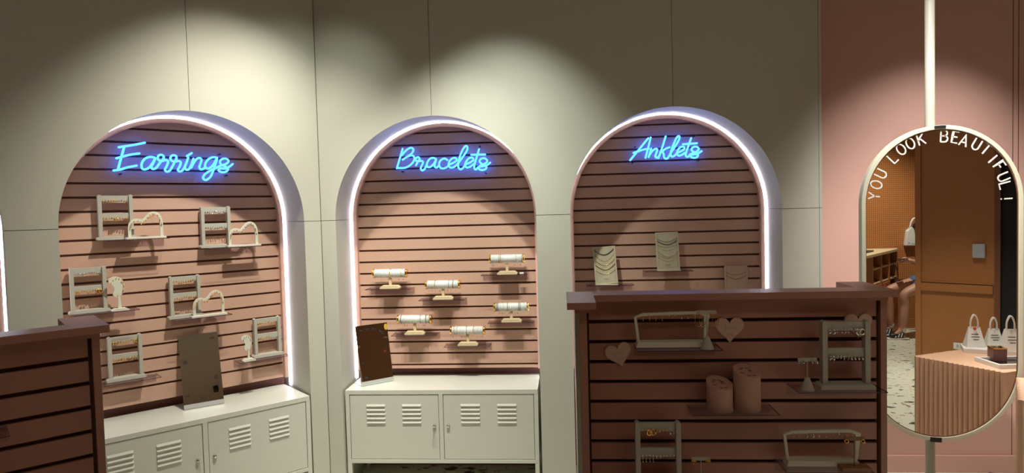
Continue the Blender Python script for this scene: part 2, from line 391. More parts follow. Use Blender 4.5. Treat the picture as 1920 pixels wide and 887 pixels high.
# ------------------------------------------------------------------ slat panels inside the arches
SLOT0 = 1.624
def slot_levels(off, lo, hi):
    k0 = math.ceil((lo-SLOT0-off)/.0762); out = []
    while SLOT0+off+k0*.0762 < hi: out.append(SLOT0+off+k0*.0762); k0 += 1
    return out
RI = .5845
def arch_panel(fr, c, off, label, group='slatted pink panels in the arches'):
    t = thing('slatwall', label, 'slatted wall panel', fr.P(c, .33, .685), fr.a, group)
    zb = .685; mb = MB(); ss = slot_levels(off, zb+.02, ZS+RI-.01); edges = [zb]+ss+[ZS+RI]
    def wz(z): return RI if z <= ZS else math.sqrt(max(0, RI*RI-(z-ZS)**2))
    for i in range(len(edges)-1):
        a = edges[i]+(0 if i == 0 else .0062); b = edges[i+1]-(.0062 if i < len(edges)-2 else 0)
        n = 1 if b <= ZS else 8
        zz = [a+(b-a)*j/n for j in range(n+1)]
        rt = [(wz(z), z-zb) for z in zz]; lf = [(-wz(z), z-zb) for z in reversed(zz)]
        if wz(zz[-1]) < 1e-3: lf = lf[1:]
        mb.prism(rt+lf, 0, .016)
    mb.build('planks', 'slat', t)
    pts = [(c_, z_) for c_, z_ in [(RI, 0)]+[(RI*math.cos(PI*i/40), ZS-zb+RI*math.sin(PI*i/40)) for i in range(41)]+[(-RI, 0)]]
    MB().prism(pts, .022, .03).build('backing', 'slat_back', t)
    mid = (RI+.6065)/2; wd = .6065-RI
    path = [(mid, 0)]+[(mid*math.cos(PI*i/56), ZS-zb+mid*math.sin(PI*i/56)) for i in range(57)]+[(-mid, 0)]
    MB().band(path, wd, -.033, .04).build('rim', 'rim', t)
    # light strip bent round the arch
    rr = .6128; zl = .633
    ps = [(rr, 0, zl)]+[(rr*math.cos(PI*i/60), 0, ZS+rr*math.sin(PI*i/60)) for i in range(61)]+[(-rr, 0, zl)]
    l = MB().tube([(p[0], 0, p[2]-.633) for p in ps], .0042, 8).build('led_strip', 'led')
    l.location = fr.P(c, .2985, .633); l.rotation_euler = (0, 0, fr.a)
    return t, l
lab = {0: 'earrings', 1: 'bracelets', 2: 'anklets', 3: 'far left'}
_, l = arch_panel(FA, ARCH_A[1], -.010, 'pink slatted panel in the arch under the earrings neon sign'); tag(l, 'white light strip curving round the earrings arch', 'light strip', 'light strips round the arches')
_, l = arch_panel(FA, ARCH_A[0], -.010, 'pink slatted panel just showing at the left edge of the photo'); tag(l, 'white light strip at the far left edge of the photo', 'light strip', 'light strips round the arches')
_, l = arch_panel(FB, ARCH_B[0], 0, 'pink slatted panel in the middle arch under the bracelets sign'); tag(l, 'white light strip curving round the bracelets arch', 'light strip', 'light strips round the arches')
_, l = arch_panel(FB, ARCH_B[1], 0, 'pink slatted panel in the arch under the anklets neon sign'); tag(l, 'white light strip curving round the anklets arch', 'light strip', 'light strips round the arches')

# ------------------------------------------------------------------ neon signs
def neon(fr, d, ox, oy, sc_, strokes, label):
    """strokes: list of (letter, [polyline, ...]) traced as the tubes run, put on the plane of the sign"""
    pts_all = []
    conv = []
    for ch, lines in strokes:
        cl = []
        for ln in lines:
            q = [fr.at(ox+x/sc_, oy+y/sc_, d) for x, y in ln]; q = [(a, 0, b) for a, b in q]
            s_ = catmull(q, 5) if len(q) > 2 else [Vector(a) for a in q]
            cl.append(s_); pts_all += s_
        conv.append((ch, cl))
    cx = sum(p.x for p in pts_all)/len(pts_all); cz = min(p.z for p in pts_all)
    t = thing('neon_sign', label, 'neon sign', fr.P(cx, d, cz), fr.a, 'blue neon signs in the arches')
    for ch, cl in conv:
        mb = MB()
        for s_ in cl:
            mb.tube([(p.x-cx, 0, p.z-cz) for p in s_], .0061, 8)
            for e in (s_[0], s_[-1]): mb.ball((e.x-cx, 0, e.z-cz), .006, 6)
        mb.build('letter', 'neon', t)
    # clear backing that follows the word
    xs0, xs1 = min(p.x for p in pts_all)-.035, max(p.x for p in pts_all)+.035; n = 60; top = []; bot = []
    for i in range(n+1):
        x = xs0+(xs1-xs0)*i/n; hi, lo = -9, 9
        for p in pts_all:
            dx = abs(p.x-x); r = .036
            if dx < r: e = math.sqrt(r*r-dx*dx); hi = max(hi, p.z+e); lo = min(lo, p.z-e)
        if hi > -8: top.append((x, hi)); bot.append((x, lo))
    def smooth(a, it=4):
        for _ in range(it): a = [a[0]]+[(a[i][0], (a[i-1][1]+a[i][1]*2+a[i+1][1])/4) for i in range(1, len(a)-1)]+[a[-1]]
        return a
    top = smooth(top); bot = smooth(bot)
    poly = [(x-cx, z-cz) for x, z in bot]+[(x-cx, z-cz) for x, z in reversed(top)]
    MB().prism(poly, .0085, .0125, 0, 1).build('backing', ['signacr', 'signedge'], t)
    for i, (arr, sg) in ((6, (bot, 1)), (-7, (bot, 1)), (8, (top, -1)), (-10, (top, -1))):
        x, z = arr[i]; MB().lathe([(.004, 0), (.004, .0475)], 8, (x-cx, 0, z-cz+sg*.012), axis='y').build('mounting_screw', 'dark', t)
    return t
SD = .33-.05
EAR = [('E', [[(175, 200), (360, 172), (550, 135)], [(250, 205), (215, 330), (165, 515)], [(140, 360), (230, 335), (340, 308), (470, 290)], [(100, 535), (200, 520), (300, 490), (430, 465)]]),
 ('a', [[(695, 350), (620, 340), (545, 372), (505, 440), (510, 505), (555, 520), (615, 490), (665, 425), (700, 358), (670, 430), (645, 480), (665, 514), (710, 500), (745, 455), (775, 415)]]),
 ('r', [[(775, 415), (815, 370), (820, 330), (780, 308), (742, 330), (740, 375), (790, 400), (850, 385), (885, 405), (865, 470), (840, 520), (860, 550), (905, 540), (945, 480), (975, 420)]]),
 ('r', [[(975, 420), (1002, 370), (1000, 330), (958, 315), (922, 340), (925, 385), (975, 408), (1035, 398), (1068, 420), (1050, 480), (1025, 525), (1050, 550), (1095, 530), (1130, 470), (1158, 400)]]),
 ('i', [[(1175, 350), (1150, 420), (1128, 480), (1140, 520), (1180, 520), (1212, 470), (1245, 380)], [(1155, 328), (1225, 285)]]),
 ('n', [[(1250, 365), (1230, 430), (1215, 500), (1245, 440), (1290, 375), (1335, 355), (1365, 380), (1350, 440), (1335, 490), (1360, 520), (1400, 505), (1420, 480)]]),
 ('g', [[(1590, 352), (1530, 345), (1465, 375), (1420, 440), (1425, 490), (1470, 505), (1530, 460), (1590, 355), (1560, 460), (1530, 550), (1490, 630), (1430, 672), (1390, 650), (1405, 600), (1480, 545), (1580, 495), (1640, 465)]]),
 ('s', [[(1640, 465), (1720, 440), (1755, 400), (1720, 366), (1665, 370), (1632, 405), (1650, 450), (1710, 478), (1748, 510), (1720, 552), (1660, 560), (1612, 535), (1640, 505), (1720, 505), (1775, 475), (1815, 442)]])]
BRA = [('B', [[(240, 185), (190, 350), (135, 535)], [(240, 380), (320, 325), (405, 262), (432, 200), (395, 165), (330, 190), (270, 245), (225, 300)], [(330, 322), (400, 300), (450, 335), (435, 410), (370, 480), (280, 525), (165, 530)]]),
 ('r', [[(480, 480), (510, 420), (545, 370), (520, 332), (478, 352), (478, 395), (530, 405), (590, 402), (605, 435), (580, 490), (565, 540), (595, 572), (635, 545), (668, 480)]]),
 ('a', [[(842, 368), (780, 345), (715, 378), (678, 450), (688, 510), (745, 505), (805, 445), (842, 372), (822, 450), (815, 500), (850, 522), (888, 490)]]),
 ('c', [[(1045, 385), (990, 358), (925, 390), (895, 455), (915, 518), (975, 535), (1045, 505), (1080, 465)]]),
 ('e', [[(1075, 468), (1150, 435), (1212, 390), (1190, 348), (1130, 358), (1082, 410), (1065, 475), (1098, 520), (1165, 510), (1230, 455)]]),
 ('l', [[(1230, 455), (1325, 325), (1398, 210), (1402, 145), (1362, 140), (1310, 220), (1262, 345), (1240, 450), (1245, 520), (1280, 552), (1330, 522), (1370, 462)]]),
 ('e', [[(1370, 462), (1450, 430), (1512, 385), (1490, 342), (1430, 355), (1385, 410), (1362, 470), (1390, 517), (1455, 505), (1515, 460)]]),
 ('t', [[(1615, 190), (1572, 330), (1532, 465), (1530, 535), (1560, 556), (1590, 522)], [(1475, 290), (1725, 285)]]),
 ('s', [[(1590, 522), (1650, 480), (1735, 440), (1762, 395), (1710, 352), (1648, 365), (1625, 412), (1670, 458), (1735, 490), (1742, 538), (1680, 565), (1615, 548), (1625, 505), (1700, 495), (1760, 475), (1815, 432)]])]
ANK = [('A', [[(545, 230), (345, 475), (140, 725)], [(600, 215), (545, 440), (485, 670)], [(215, 560), (330, 522), (450, 482), (560, 467)]]),
 ('n', [[(612, 462), (555, 655)], [(570, 610), (640, 515), (715, 465), (748, 495), (720, 580), (705, 640), (738, 668), (785, 645)]]),
 ('k', [[(938, 190), (860, 440), (775, 675)], [(1030, 435), (935, 468), (870, 530), (895, 590), (900, 650), (930, 690), (980, 680), (1025, 610), (1048, 565)]]),
 ('l', [[(1048, 565), (1130, 445), (1225, 290), (1250, 210), (1222, 182), (1172, 240), (1105, 395), (1060, 515), (1050, 600), (1080, 645), (1140, 620), (1190, 562)]]),
 ('e', [[(1190, 562), (1280, 525), (1358, 470), (1340, 420), (1272, 430), (1212, 498), (1192, 575), (1232, 622), (1300, 605), (1370, 560)]]),
 ('t', [[(1510, 230), (1440, 430), (1390, 580), (1400, 640), (1448, 642), (1490, 592)], [(1325, 365), (1640, 345)]]),
 ('s', [[(1490, 592), (1560, 560), (1650, 520), (1682, 465), (1620, 420), (1545, 440), (1518, 490), (1570, 540), (1645, 575), (1662, 630), (1600, 672), (1515, 655), (1510, 610), (1580, 595), (1660, 575), (1745, 520)]])]
neon(FA, SD, 200, 250, 7.68, EAR, 'blue neon sign in script letters reading Earrings'), 
neon(FB, SD, 730, 260, 9.6, BRA, 'blue neon sign in script letters reading Bracelets')
neon(FB, SD, 1170, 240, 12, ANK, 'blue neon sign in script letters reading Anklets')

# ------------------------------------------------------------------ locker cabinets
def cabinet(fr, x0, y0, label):
    t = thing('locker_cabinet', label, 'cabinet', fr.P(x0, y0, 0), fr.a, 'white metal locker cabinets')
    W, D, H, B = 1.19, .40, .63, .175
    b = MB(); b.box(0, W, 0, D, H-.026, H); b.box(0, .024, 0, D, B, H-.026); b.box(W-.024, W, 0, D, B, H-.026)
    b.box(.024, W-.024, 0, D, B, B+.022); b.box(.024, W-.024, D-.01, D, B+.022, H-.026); b.box(W/2-.013, W/2+.013, .0, D-.01, B+.022, H-.026)
    b.build('body', 'cab', t, bevel=.0015)
    for a, c, grp, lx in ((.0275, .579, ((.13, .25), (.353, .474)), .552), (.611, 1.1625, ((.716, .837), (.94, 1.06)), .638)):
        d = MB(); d.box(a, c, .003, .02, B+.0255, H-.0295)
        for g0, g1 in grp:
            for k in range(5):
                z = H-.088-k*.0262
                # pressed louvre: sloping lip
                d.add([(g0, .003, z), (g1, .003, z), (g1-.003, -.0045, z-.012), (g0+.003, -.0045, z-.012), (g0+.003, .003, z-.0135), (g1-.003, .003, z-.0135)],
                      [(0, 1, 2, 3), (3, 2, 5, 4), (0, 3, 4), (1, 5, 2)])
        do = d.build('door', 'cab', t)
        MB().lathe([(.0105, .003), (.0105, -.006), (.0085, -.010), (.003, -.0112)], 18, (lx, 0, H-.222), axis='y').build('lock', 'chrome', do)
    for lx in (.0, W-.026):
        for ly in (.0, D-.026):
            MB().box(lx, lx+.026, ly, ly+.026, 0, B).build('leg', 'cab', t, bevel=.001)
    k = thing('key', 'small silver key hanging from the door lock of the ' + ('left' if fr is FA else 'middle') + ' cabinet', 'key', fr.P(x0+.552, y0-.0125, H-.222), fr.a, 'keys in the cabinet locks')
    MB().lathe([(.007, -.001), (.007, .001)], 12, (0, -.004, 0), axis='x').build('bow', 'silver', k)
    MB().torus((0, -.006, -.012), .007, .0009, n=14).build('key_ring', 'silver', k)
    MB().prism([(-.004, -.062), (.004, -.062), (.0055, -.03), (.002, -.018), (-.002, -.018), (-.0055, -.03)], -.008, -.0065).build('spare_key', 'steel', k)
    return t
cabinet(FA, -1.1955, -.035, 'white metal cabinet with louvred doors under the earrings arch')
cabinet(FB, -1.364, 0, 'white metal cabinet with louvred doors under the bracelets arch')

# ------------------------------------------------------------------ foreground slat displays
def plank_panel(x0, x1, z0, z1, off):
    mb = MB(); ss = slot_levels(off, z0+.02, z1-.02); e = [z0]+ss+[z1]
    for i in range(len(e)-1): mb.box(x0, x1, 0, .016, e[i]+(0 if i == 0 else .0070), e[i+1]-(0 if i == len(e)-2 else .0070))
    mb.box(x0, x1, .022, .028, z0, z1, 1)
    return mb
def gondola(fr, xl, xr, off, label, left_wing=True):
    t = thing('slatwall_display', label, 'slatted display stand', fr.P(xl, 0, 0), fr.a, 'free-standing slatted displays')
    w = xr-xl
    plank_panel(.040, w-.032, .10, 1.352, off).build('slat_panel', ['gond', 'gond_groove'], t)
    MB().box(.0, .031, -.012, .05, 0, 1.352).build('post', 'gond', t, bevel=.001)
    MB().box(w-.022, w, -.012, .05, 0, 1.352).build('post', 'gond', t, bevel=.001)
    MB().box(.0311, .0399, .012, .03, 0.1, 1.352).build('gap_shade_strip', 'gond_groove', t); MB().box(w-.0319, w-.0221, .012, .03, 0.1, 1.352).build('gap_shade_strip', 'gond_groove', t)  # dark fillers, their colour stands for the shade between post and panel
    MB().box(.031, w-.022, .0, .03, 0, .10).build('plinth', 'gond', t)
    MB().box(.0, w, -.022, .05, 1.3525, 1.3685).build('cap_trim', 'gond', t)
    # ledge with its two ends turned forward and backward
    x0c, x1c = -.042, w+.021
    poly = [(.057, -.25), (.057, -.06), (x1c, -.06), (x1c, .23), (x1c-.103, .23), (x1c-.103, .055), (x0c, .055), (x0c, -.25)]
    if not left_wing: poly = [(x0c, -.06), (x1c, -.06), (x1c, .23), (x1c-.103, .23), (x1c-.103, .055), (x0c, .055)]
    MB().zprism(poly, 1.369, 1.393).build('top_ledge', 'gond', t, bevel=.0012)
    if left_wing:
        MB().box(.0, .026, -.20, -.0125, 0, 1.352).build('wing_panel', 'gond', t)
        MB().box(-.016, -.0005, -.20, .04, 0, 1.352).build('metal_upright', 'steel', t)
        MB().box(-.016, .04, -.215, -.023, 1.3525, 1.3685).build('wing_trim', 'gond', t)
    MB().box(w-.026, w, .051, .20, 0, 1.352).build('wing_panel', 'gond', t)
    return t
gondola(FG, .050, 1.168, -.0345, 'dusky pink slatted display in the right foreground, earrings on its shelves')
gondola(FL, -2.6, -1.268, -.0345, 'dusky pink slatted display cut off by the left edge', left_wing=False)

# ------------------------------------------------------------------ acrylic shelves
SHELVES = {}
def shelf(fr, key, x0, z, label, panel=.33, w=.30, dp=.13):
    t = thing('acrylic_shelf', label, 'clear shelf', fr.P(x0, panel, z), fr.a, 'clear acrylic shelves on the slatted panels')
    th = .003
    MB().box(0, w, -dp, -.0005, -th, 0).build('ledge', 'acrylic', t)
    MB().box(0, w, -dp-.0006, -dp, -th, 0).box(-.0004, 0, -dp, -.0005, -th, 0).box(w, w+.0004, -dp, -.0005, -th, 0).build('ledge_edge', 'acr_edge', t)
    MB().box(0, w, -.0034, -.0004, -.045, -th).build('hanging_lip', 'acrylic', t)
    SHELVES[key] = (fr, x0, panel, z); return t
A_SH = [('A1', (318, 446), 'top left'), ('A2', (492.7, 460.6), 'top right'), ('A3', (262.5, 580), 'middle left'), ('A4', (436, 589), 'middle right'), ('A5', (302.7, 706.8), 'bottom left'), ('A6', (547, 665.6), 'bottom right')]
for k, (px, py), nm in A_SH:
    x, z = FA.at(px, py, .20); shelf(FA, k, x-.30-(.012 if k == 'A6' else 0), z, 'clear shelf holding earring displays, %s in the earrings arch' % nm)
B_SH = [('B1', (768.7, 542), 'leftmost and second highest'), ('B2', (870, 562.5), 'left of centre, middle row'), ('B3', (988, 515), 'highest, at the right'), ('B4', (818, 629), 'lower left, beside the chrome mirror'), ('B5', (918, 650), 'lowest of the six'), ('B6', (1001, 605.5), 'lower right')]
for k, (px, py), nm in B_SH:
    x, z = FB.at(px, py, .20); shelf(FB, k, x-.295, z, 'clear shelf in the bracelets arch, %s' % nm, w=.295)
for k, (px, py), nm in [('C1', (1189, 534.5), 'left'), ('C2', (1300, 507.8), 'middle')]:
    x, z = FB.at(px, py, .20); shelf(FB, k, x-.295, z, 'clear shelf under the %s necklace card in the anklets arch' % nm, w=.295)
x, z = FB.at(1408, 575, .2); shelf(FB, 'C3', x-.22, 1.087, 'clear shelf behind the dark ledge under the right anklet card', w=.295)
for k, (px, py), nm in [('G1', (1356, 656.7), 'with the cream bridge shaped holder'), ('G2', (1463, 778), 'under the two pink cylinders'), ('G3', (1665, 735.5), 'under the grey earring rack at right'), ('G4', (1640, 886.5), 'at the bottom edge under the second bridge holder')]:
    x, z = FG.at(px, py, -.13); shelf(FG, k, x-.30, z, 'clear shelf on the foreground display, %s' % nm, panel=0)
zb7 = FG.at(1230, 789, -.07)[1]-.245; x7 = FG.at(1233, 820, -.07)[0]
shelf(FG, 'G5', x7-.12, zb7, 'clear shelf on the foreground display under the lower left rack', panel=0, w=.36)
xl_, zl_ = FL.at(18, 817, -.13); shelf(FL, 'L1', xl_-.30, zl_, 'clear shelf at the left edge on the dark display', panel=0)

# ------------------------------------------------------------------ earrings (individual pieces)
def earring_proto(kind, mt):
    mb = MB()
    if kind == 'hoop': mb.torus((0, 0, -.0075), .0062, .0011, 'x', 12, 5); mb.torus((0, -.002, -.0005), .0018, .0005, 'x', 8, 4)
    elif kind == 'wide hoop': mb.torus((0, 0, -.008), .0058, .0024, 'x', 14, 6)
    elif kind == 'stud': mb.ball((0, -.001, -.002), .0028, 6)
    elif kind == 'drop': mb.tube([(0, 0, 0), (0, -.001, -.008)], .0006, 4); mb.ball((0, -.001, -.011), .0034, 6)
    elif kind == 'huggie': mb.torus((0, 0, -.0055), .0042, .0015, 'x', 10, 5)
    elif kind == 'large hoop': mb.torus((0, 0, -.026), .0125, .0008, 'y', 20, 5, sz=2.05)
    elif kind == 'twist hoop': mb.torus((0, 0, -.009), .0068, .0026, 'y', 14, 6)
    elif kind == 'bar drop': mb.tube([(0, 0, 0), (0, -.001, -.016)], .0011, 5); mb.ball((0, -.001, -.018), .002, 5)
    elif kind == 'fringe': 
        mb.box(-.008, .008, -.001, .001, -.01, 0)
        for k in range(5): mb.tube([(-.006+.003*k, 0, -.01), (-.006+.003*k, 0, -.024+.002*abs(k-2))], .0008, 4)
    me = mb.build('earring', mt).data
    ob = [o for o in C.objects if o.data == me][0]; bpy.data.objects.remove(ob); return me
EM = {}
def earring(kind, metal, P, rotz, label, scale=1.0):
    if (kind, metal) not in EM: EM[(kind, metal)] = earring_proto(kind, metal)
    o = bpy.data.objects.new('earring', EM[(kind, metal)]); C.objects.link(o); o.location = P; o.rotation_euler = (0, 0, rotz); o.scale = (scale,)*3
    return tag(o, label, 'earring', 'small earrings on the displays')
def word(k): return {'hoop': 'hoop', 'wide hoop': 'chunky hoop', 'stud': 'stud', 'drop': 'ball drop', 'huggie': 'tiny hoop', 'large hoop': 'large thin hoop', 'twist hoop': 'thick hoop', 'bar drop': 'bar drop', 'fringe': 'fringe'}[k]

# ------------------------------------------------------------------ earring racks
def rack(fr, x, d, z, nm, seq, label, rz=0, mt='velvet', metal2=None, n=10):
    t = thing('earring_rack', label, 'earring display rack', fr.P(x, d, z), fr.a+rz, 'ladder shaped earring racks')
    W, H = .165, .243
    for sx in (-1, 1):
        u = MB(); xx = sx*(W/2-.009)
        u.prism([(xx-.009, .018), (xx+.009, .018), (xx+.009, H-.004), (xx, H+.002), (xx-.009, H-.004)], -.016, .016); u.build('upright', mt, t, bevel=.001)
    for nm2, z0 in (('crossbar', H-.036), ('crossbar', .112)):
        MB().box(-W/2+.018, W/2-.018, -.006, .008, z0, z0+.032).build(nm2, mt, t, bevel=.001)
    MB().prism([(-W/2-.012, 0), (W/2+.012, 0), (W/2+.012, .010), (W/2+.004, .018), (-W/2-.004, .018), (-W/2-.012, .010)], -.03, .03).build('base', mt, t, bevel=.001)
    rm = Matrix.Rotation(fr.a+rz, 3, 'Z')
    for r, (z0, rn) in enumerate(((H-.036, 'upper'), (.112, 'lower'))):
        for i in range(n):
            kind, metal = seq[r][(i//2) % len(seq[r])]
            lx = -W/2+.026+(W-.052)*i/(n-1)
            P = fr.P(x, d, z)+rm @ Vector((lx, -.0095, z0+.010+random.uniform(-.001, .001)))
            earring(kind, metal, P, fr.a+rz+random.uniform(-.5, .5), '%s %s earring, %s from left, %s bar of %s' % ('gold' if metal == 'gold' else 'silver', word(kind), ORD[i], rn, nm), 1.45)
    return t
g_, s_ = 'gold', 'silver'
RD = .292
def rk(key, px, nm, seq, lb, fr=FA, d=RD, **k):
    _, x0, pn, zz = SHELVES[key]; x = fr.at(px[0], px[1], d)[0]
    return rack(fr, x, d, zz+.0003, nm, seq, lb, **k)
rk('A1', (217, 410), 'top left rack', [[('hoop', g_), ('huggie', g_), ('stud', g_), ('stud', s_), ('drop', g_)], [('hoop', g_), ('stud', g_), ('wide hoop', g_), ('huggie', g_), ('hoop', g_)]], 'grey white earring rack at the top left of the earrings arch')
rk('A2', (404.5, 428), 'top right rack', [[('huggie', s_), ('drop', s_), ('stud', s_), ('drop', s_), ('hoop', s_)], [('stud', s_), ('hoop', s_), ('huggie', s_), ('stud', s_), ('hoop', s_)]], 'grey white earring rack at the top right of the earrings arch')
rk('A3', (166, 546), 'middle left rack', [[('huggie', s_), ('wide hoop', s_), ('stud', s_), ('stud', s_), ('hoop', s_)], [('wide hoop', g_), ('stud', g_), ('drop', g_), ('stud', g_), ('twist hoop', g_)]], 'grey white earring rack at middle left with gold hoops below silver ones')
rk('A4', (347, 556), 'middle right rack', [[('stud', g_), ('drop', g_), ('hoop', g_), ('huggie', g_), ('stud', g_)], [('bar drop', g_), ('drop', g_), ('stud', g_), ('huggie', g_), ('hoop', g_)]], 'grey white earring rack in the middle of the earrings arch')
rk('A5', (235, 670), 'bottom left rack', [[('wide hoop', g_), ('huggie', g_), ('drop', g_), ('stud', g_), ('wide hoop', g_)], [('hoop', g_), ('huggie', g_), ('wide hoop', g_), ('stud', g_), ('hoop', g_)]], 'grey white earring rack lowest at left, alone on its shelf')
rk('A6', (501, 632), 'bottom right rack', [[('huggie', g_), ('stud', g_), ('stud', g_), ('hoop', g_), ('huggie', g_)], [('huggie', g_), ('drop', g_), ('stud', g_), ('drop', s_), ('drop', s_)]], 'grey white earring rack at the bottom right beside the light strip')
rk('G3', (1584, 660), 'right display rack', [[('wide hoop', s_), ('hoop', s_), ('hoop', s_), ('stud', s_), ('twist hoop', s_)], [('wide hoop', s_), ('huggie', s_), ('hoop', s_), ('drop', s_), ('drop', s_)]], 'grey earring rack with silver hoops on the foreground display', FG, -.07)
rk('G5', (1233, 820), 'lower left display rack', [[('stud', s_), ('twist hoop', g_), ('huggie', g_), ('stud', g_), ('drop', s_)], [('bar drop', s_), ('bar drop', s_), ('huggie', s_), ('stud', s_), ('stud', s_)]], 'grey earring rack at the bottom left of the foreground display', FG, -.07)

# ------------------------------------------------------------------ wavy arch shaped holders
def wavy(fr, x, d, z, nm, metal, label):
    t = thing('wavy_earring_holder', label, 'earring holder', fr.P(x, d, z), fr.a, 'wavy ivory earring holders')
    W, H = .172, .148; b0 = .011
    uv = [(0, 0), (.0, .35), (.03, .55), (.12, .68), (.25, .71), (.38, .67), (.48, .73), (.57, .86), (.66, .96), (.77, 1.0), (.89, .94), (.97, .78), (1, .5), (1, 0)]
    hw = .0075
    P = catmull([(-W/2+hw+(W-2*hw)*u, 0, b0+(H-b0-hw)*v) for u, v in uv], 5)
    MB().band([(p.x, p.z) for p in P], .0155, -.005, .005).build('frame', 'ivory', t, bevel=.0008)
    MB().box(-W/2-.012, W/2+.012, -.022, .022, 0, b0).build('base', 'ivory', t, bevel=.002)
    rm = Matrix.Rotation(fr.a, 3, 'Z'); n = 14; m = len(P)
    for i in range(n):
        p = P[int(m*(.14+.74*i/(n-1)))]
        kind = ('hoop', 'stud', 'drop', 'huggie')[(i//2) % 4]
        w_ = fr.P(x, d, z)+rm @ Vector((p.x, -.0075, p.z-.002))
        earring(kind, metal if i % 5 else g_, w_, fr.a+random.uniform(-.6, .6), '%s %s earring, %s along the %s wavy holder' % ('gold' if (metal if i % 5 else g_) == g_ else 'silver', word(kind), ORD[i], nm), 1.3)
def wv(key, px, nm, metal, lb, dd=.232):
    _, x0, pn, zz = SHELVES[key]; wavy(FA, FA.at(px[0], px[1], dd)[0], dd, zz+.0003, nm, metal, lb)
wv('A1', (273, 425), 'top left', g_, 'ivory wavy earring holder beside the top left rack')
wv('A2', (456, 442), 'top right', s_, 'ivory wavy earring holder beside the top right rack')
wv('A4', (391, 570), 'middle', g_, 'ivory wavy earring holder beside the middle rack')

# ------------------------------------------------------------------ bean shaped holders on stems
def bean(fr, x, d, z, nm, metal, label, sc_=1):
    t = thing('bean_earring_stand', label, 'earring stand', fr.P(x, d, z), fr.a, 'bean shaped earring stands')
    raw = [(755, 330), (775, 290), (830, 268), (890, 280), (930, 320), (950, 370), (952, 430), (940, 500), (910, 545), (860, 575), (820, 555), (805, 520), (820, 470), (822, 425), (800, 390), (768, 362)]
    pts = catmull([((X-885)/8.06*.0030*sc_, 0, (765-Y)/8.06*.0030*sc_) for X, Y in reversed(raw)], 4, True)
    MB().prism([(p.x, p.z) for p in pts], -.004, .004).build('board', 'ivory', t, bevel=.0008)
    zb = (765-560)/8.06*.003*sc_
    MB().prism([(-.009*sc_, .012), (.009*sc_, .012), (.004, zb), (-.005, zb)], -.0035, .0035).build('stem', 'ivory', t)
    MB().prism([(-.042*sc_, 0), (.042*sc_, 0), (.042*sc_, .005), (.026*sc_, .014), (-.026*sc_, .014), (-.042*sc_, .005)], -.022, .022).build('base', 'ivory', t, bevel=.0008)
    rm = Matrix.Rotation(fr.a, 3, 'Z')
    edge = [(-.036, .160), (-.026, .172), (-.012, .179), (.002, .177), (.013, .168), (.019, .157), (.0215, .145), (.021, .133), (.019, .121), (.015, .108), (-.008, .088)]
    for i, (ex, ez) in enumerate(edge):
        kind = 'stud' if i < 4 or i > 9 else ('huggie' if i % 2 else 'drop')
        w_ = fr.P(x, d, z)+rm @ Vector((ex*sc_, -.0065, ez*sc_-.002))
        earring(kind, metal, w_, fr.a+.3, '%s %s earring, %s round the edge of %s bean stand' % ('gold' if metal == g_ else 'silver', word(kind), ORD[i], nm), .9)
_, _, _, zz = SHELVES['A3']; bean(FA, FA.at(224, 560, .238)[0], .238, zz+.0003, 'the upper', g_, 'ivory bean shaped earring stand right of the middle left rack')
_, _, _, zz = SHELVES['A6']; bean(FA, FA.at(466, 655, .236)[0], .236, zz+.0003, 'the lower', s_, 'ivory bean shaped earring stand left of the bottom right rack', .86)

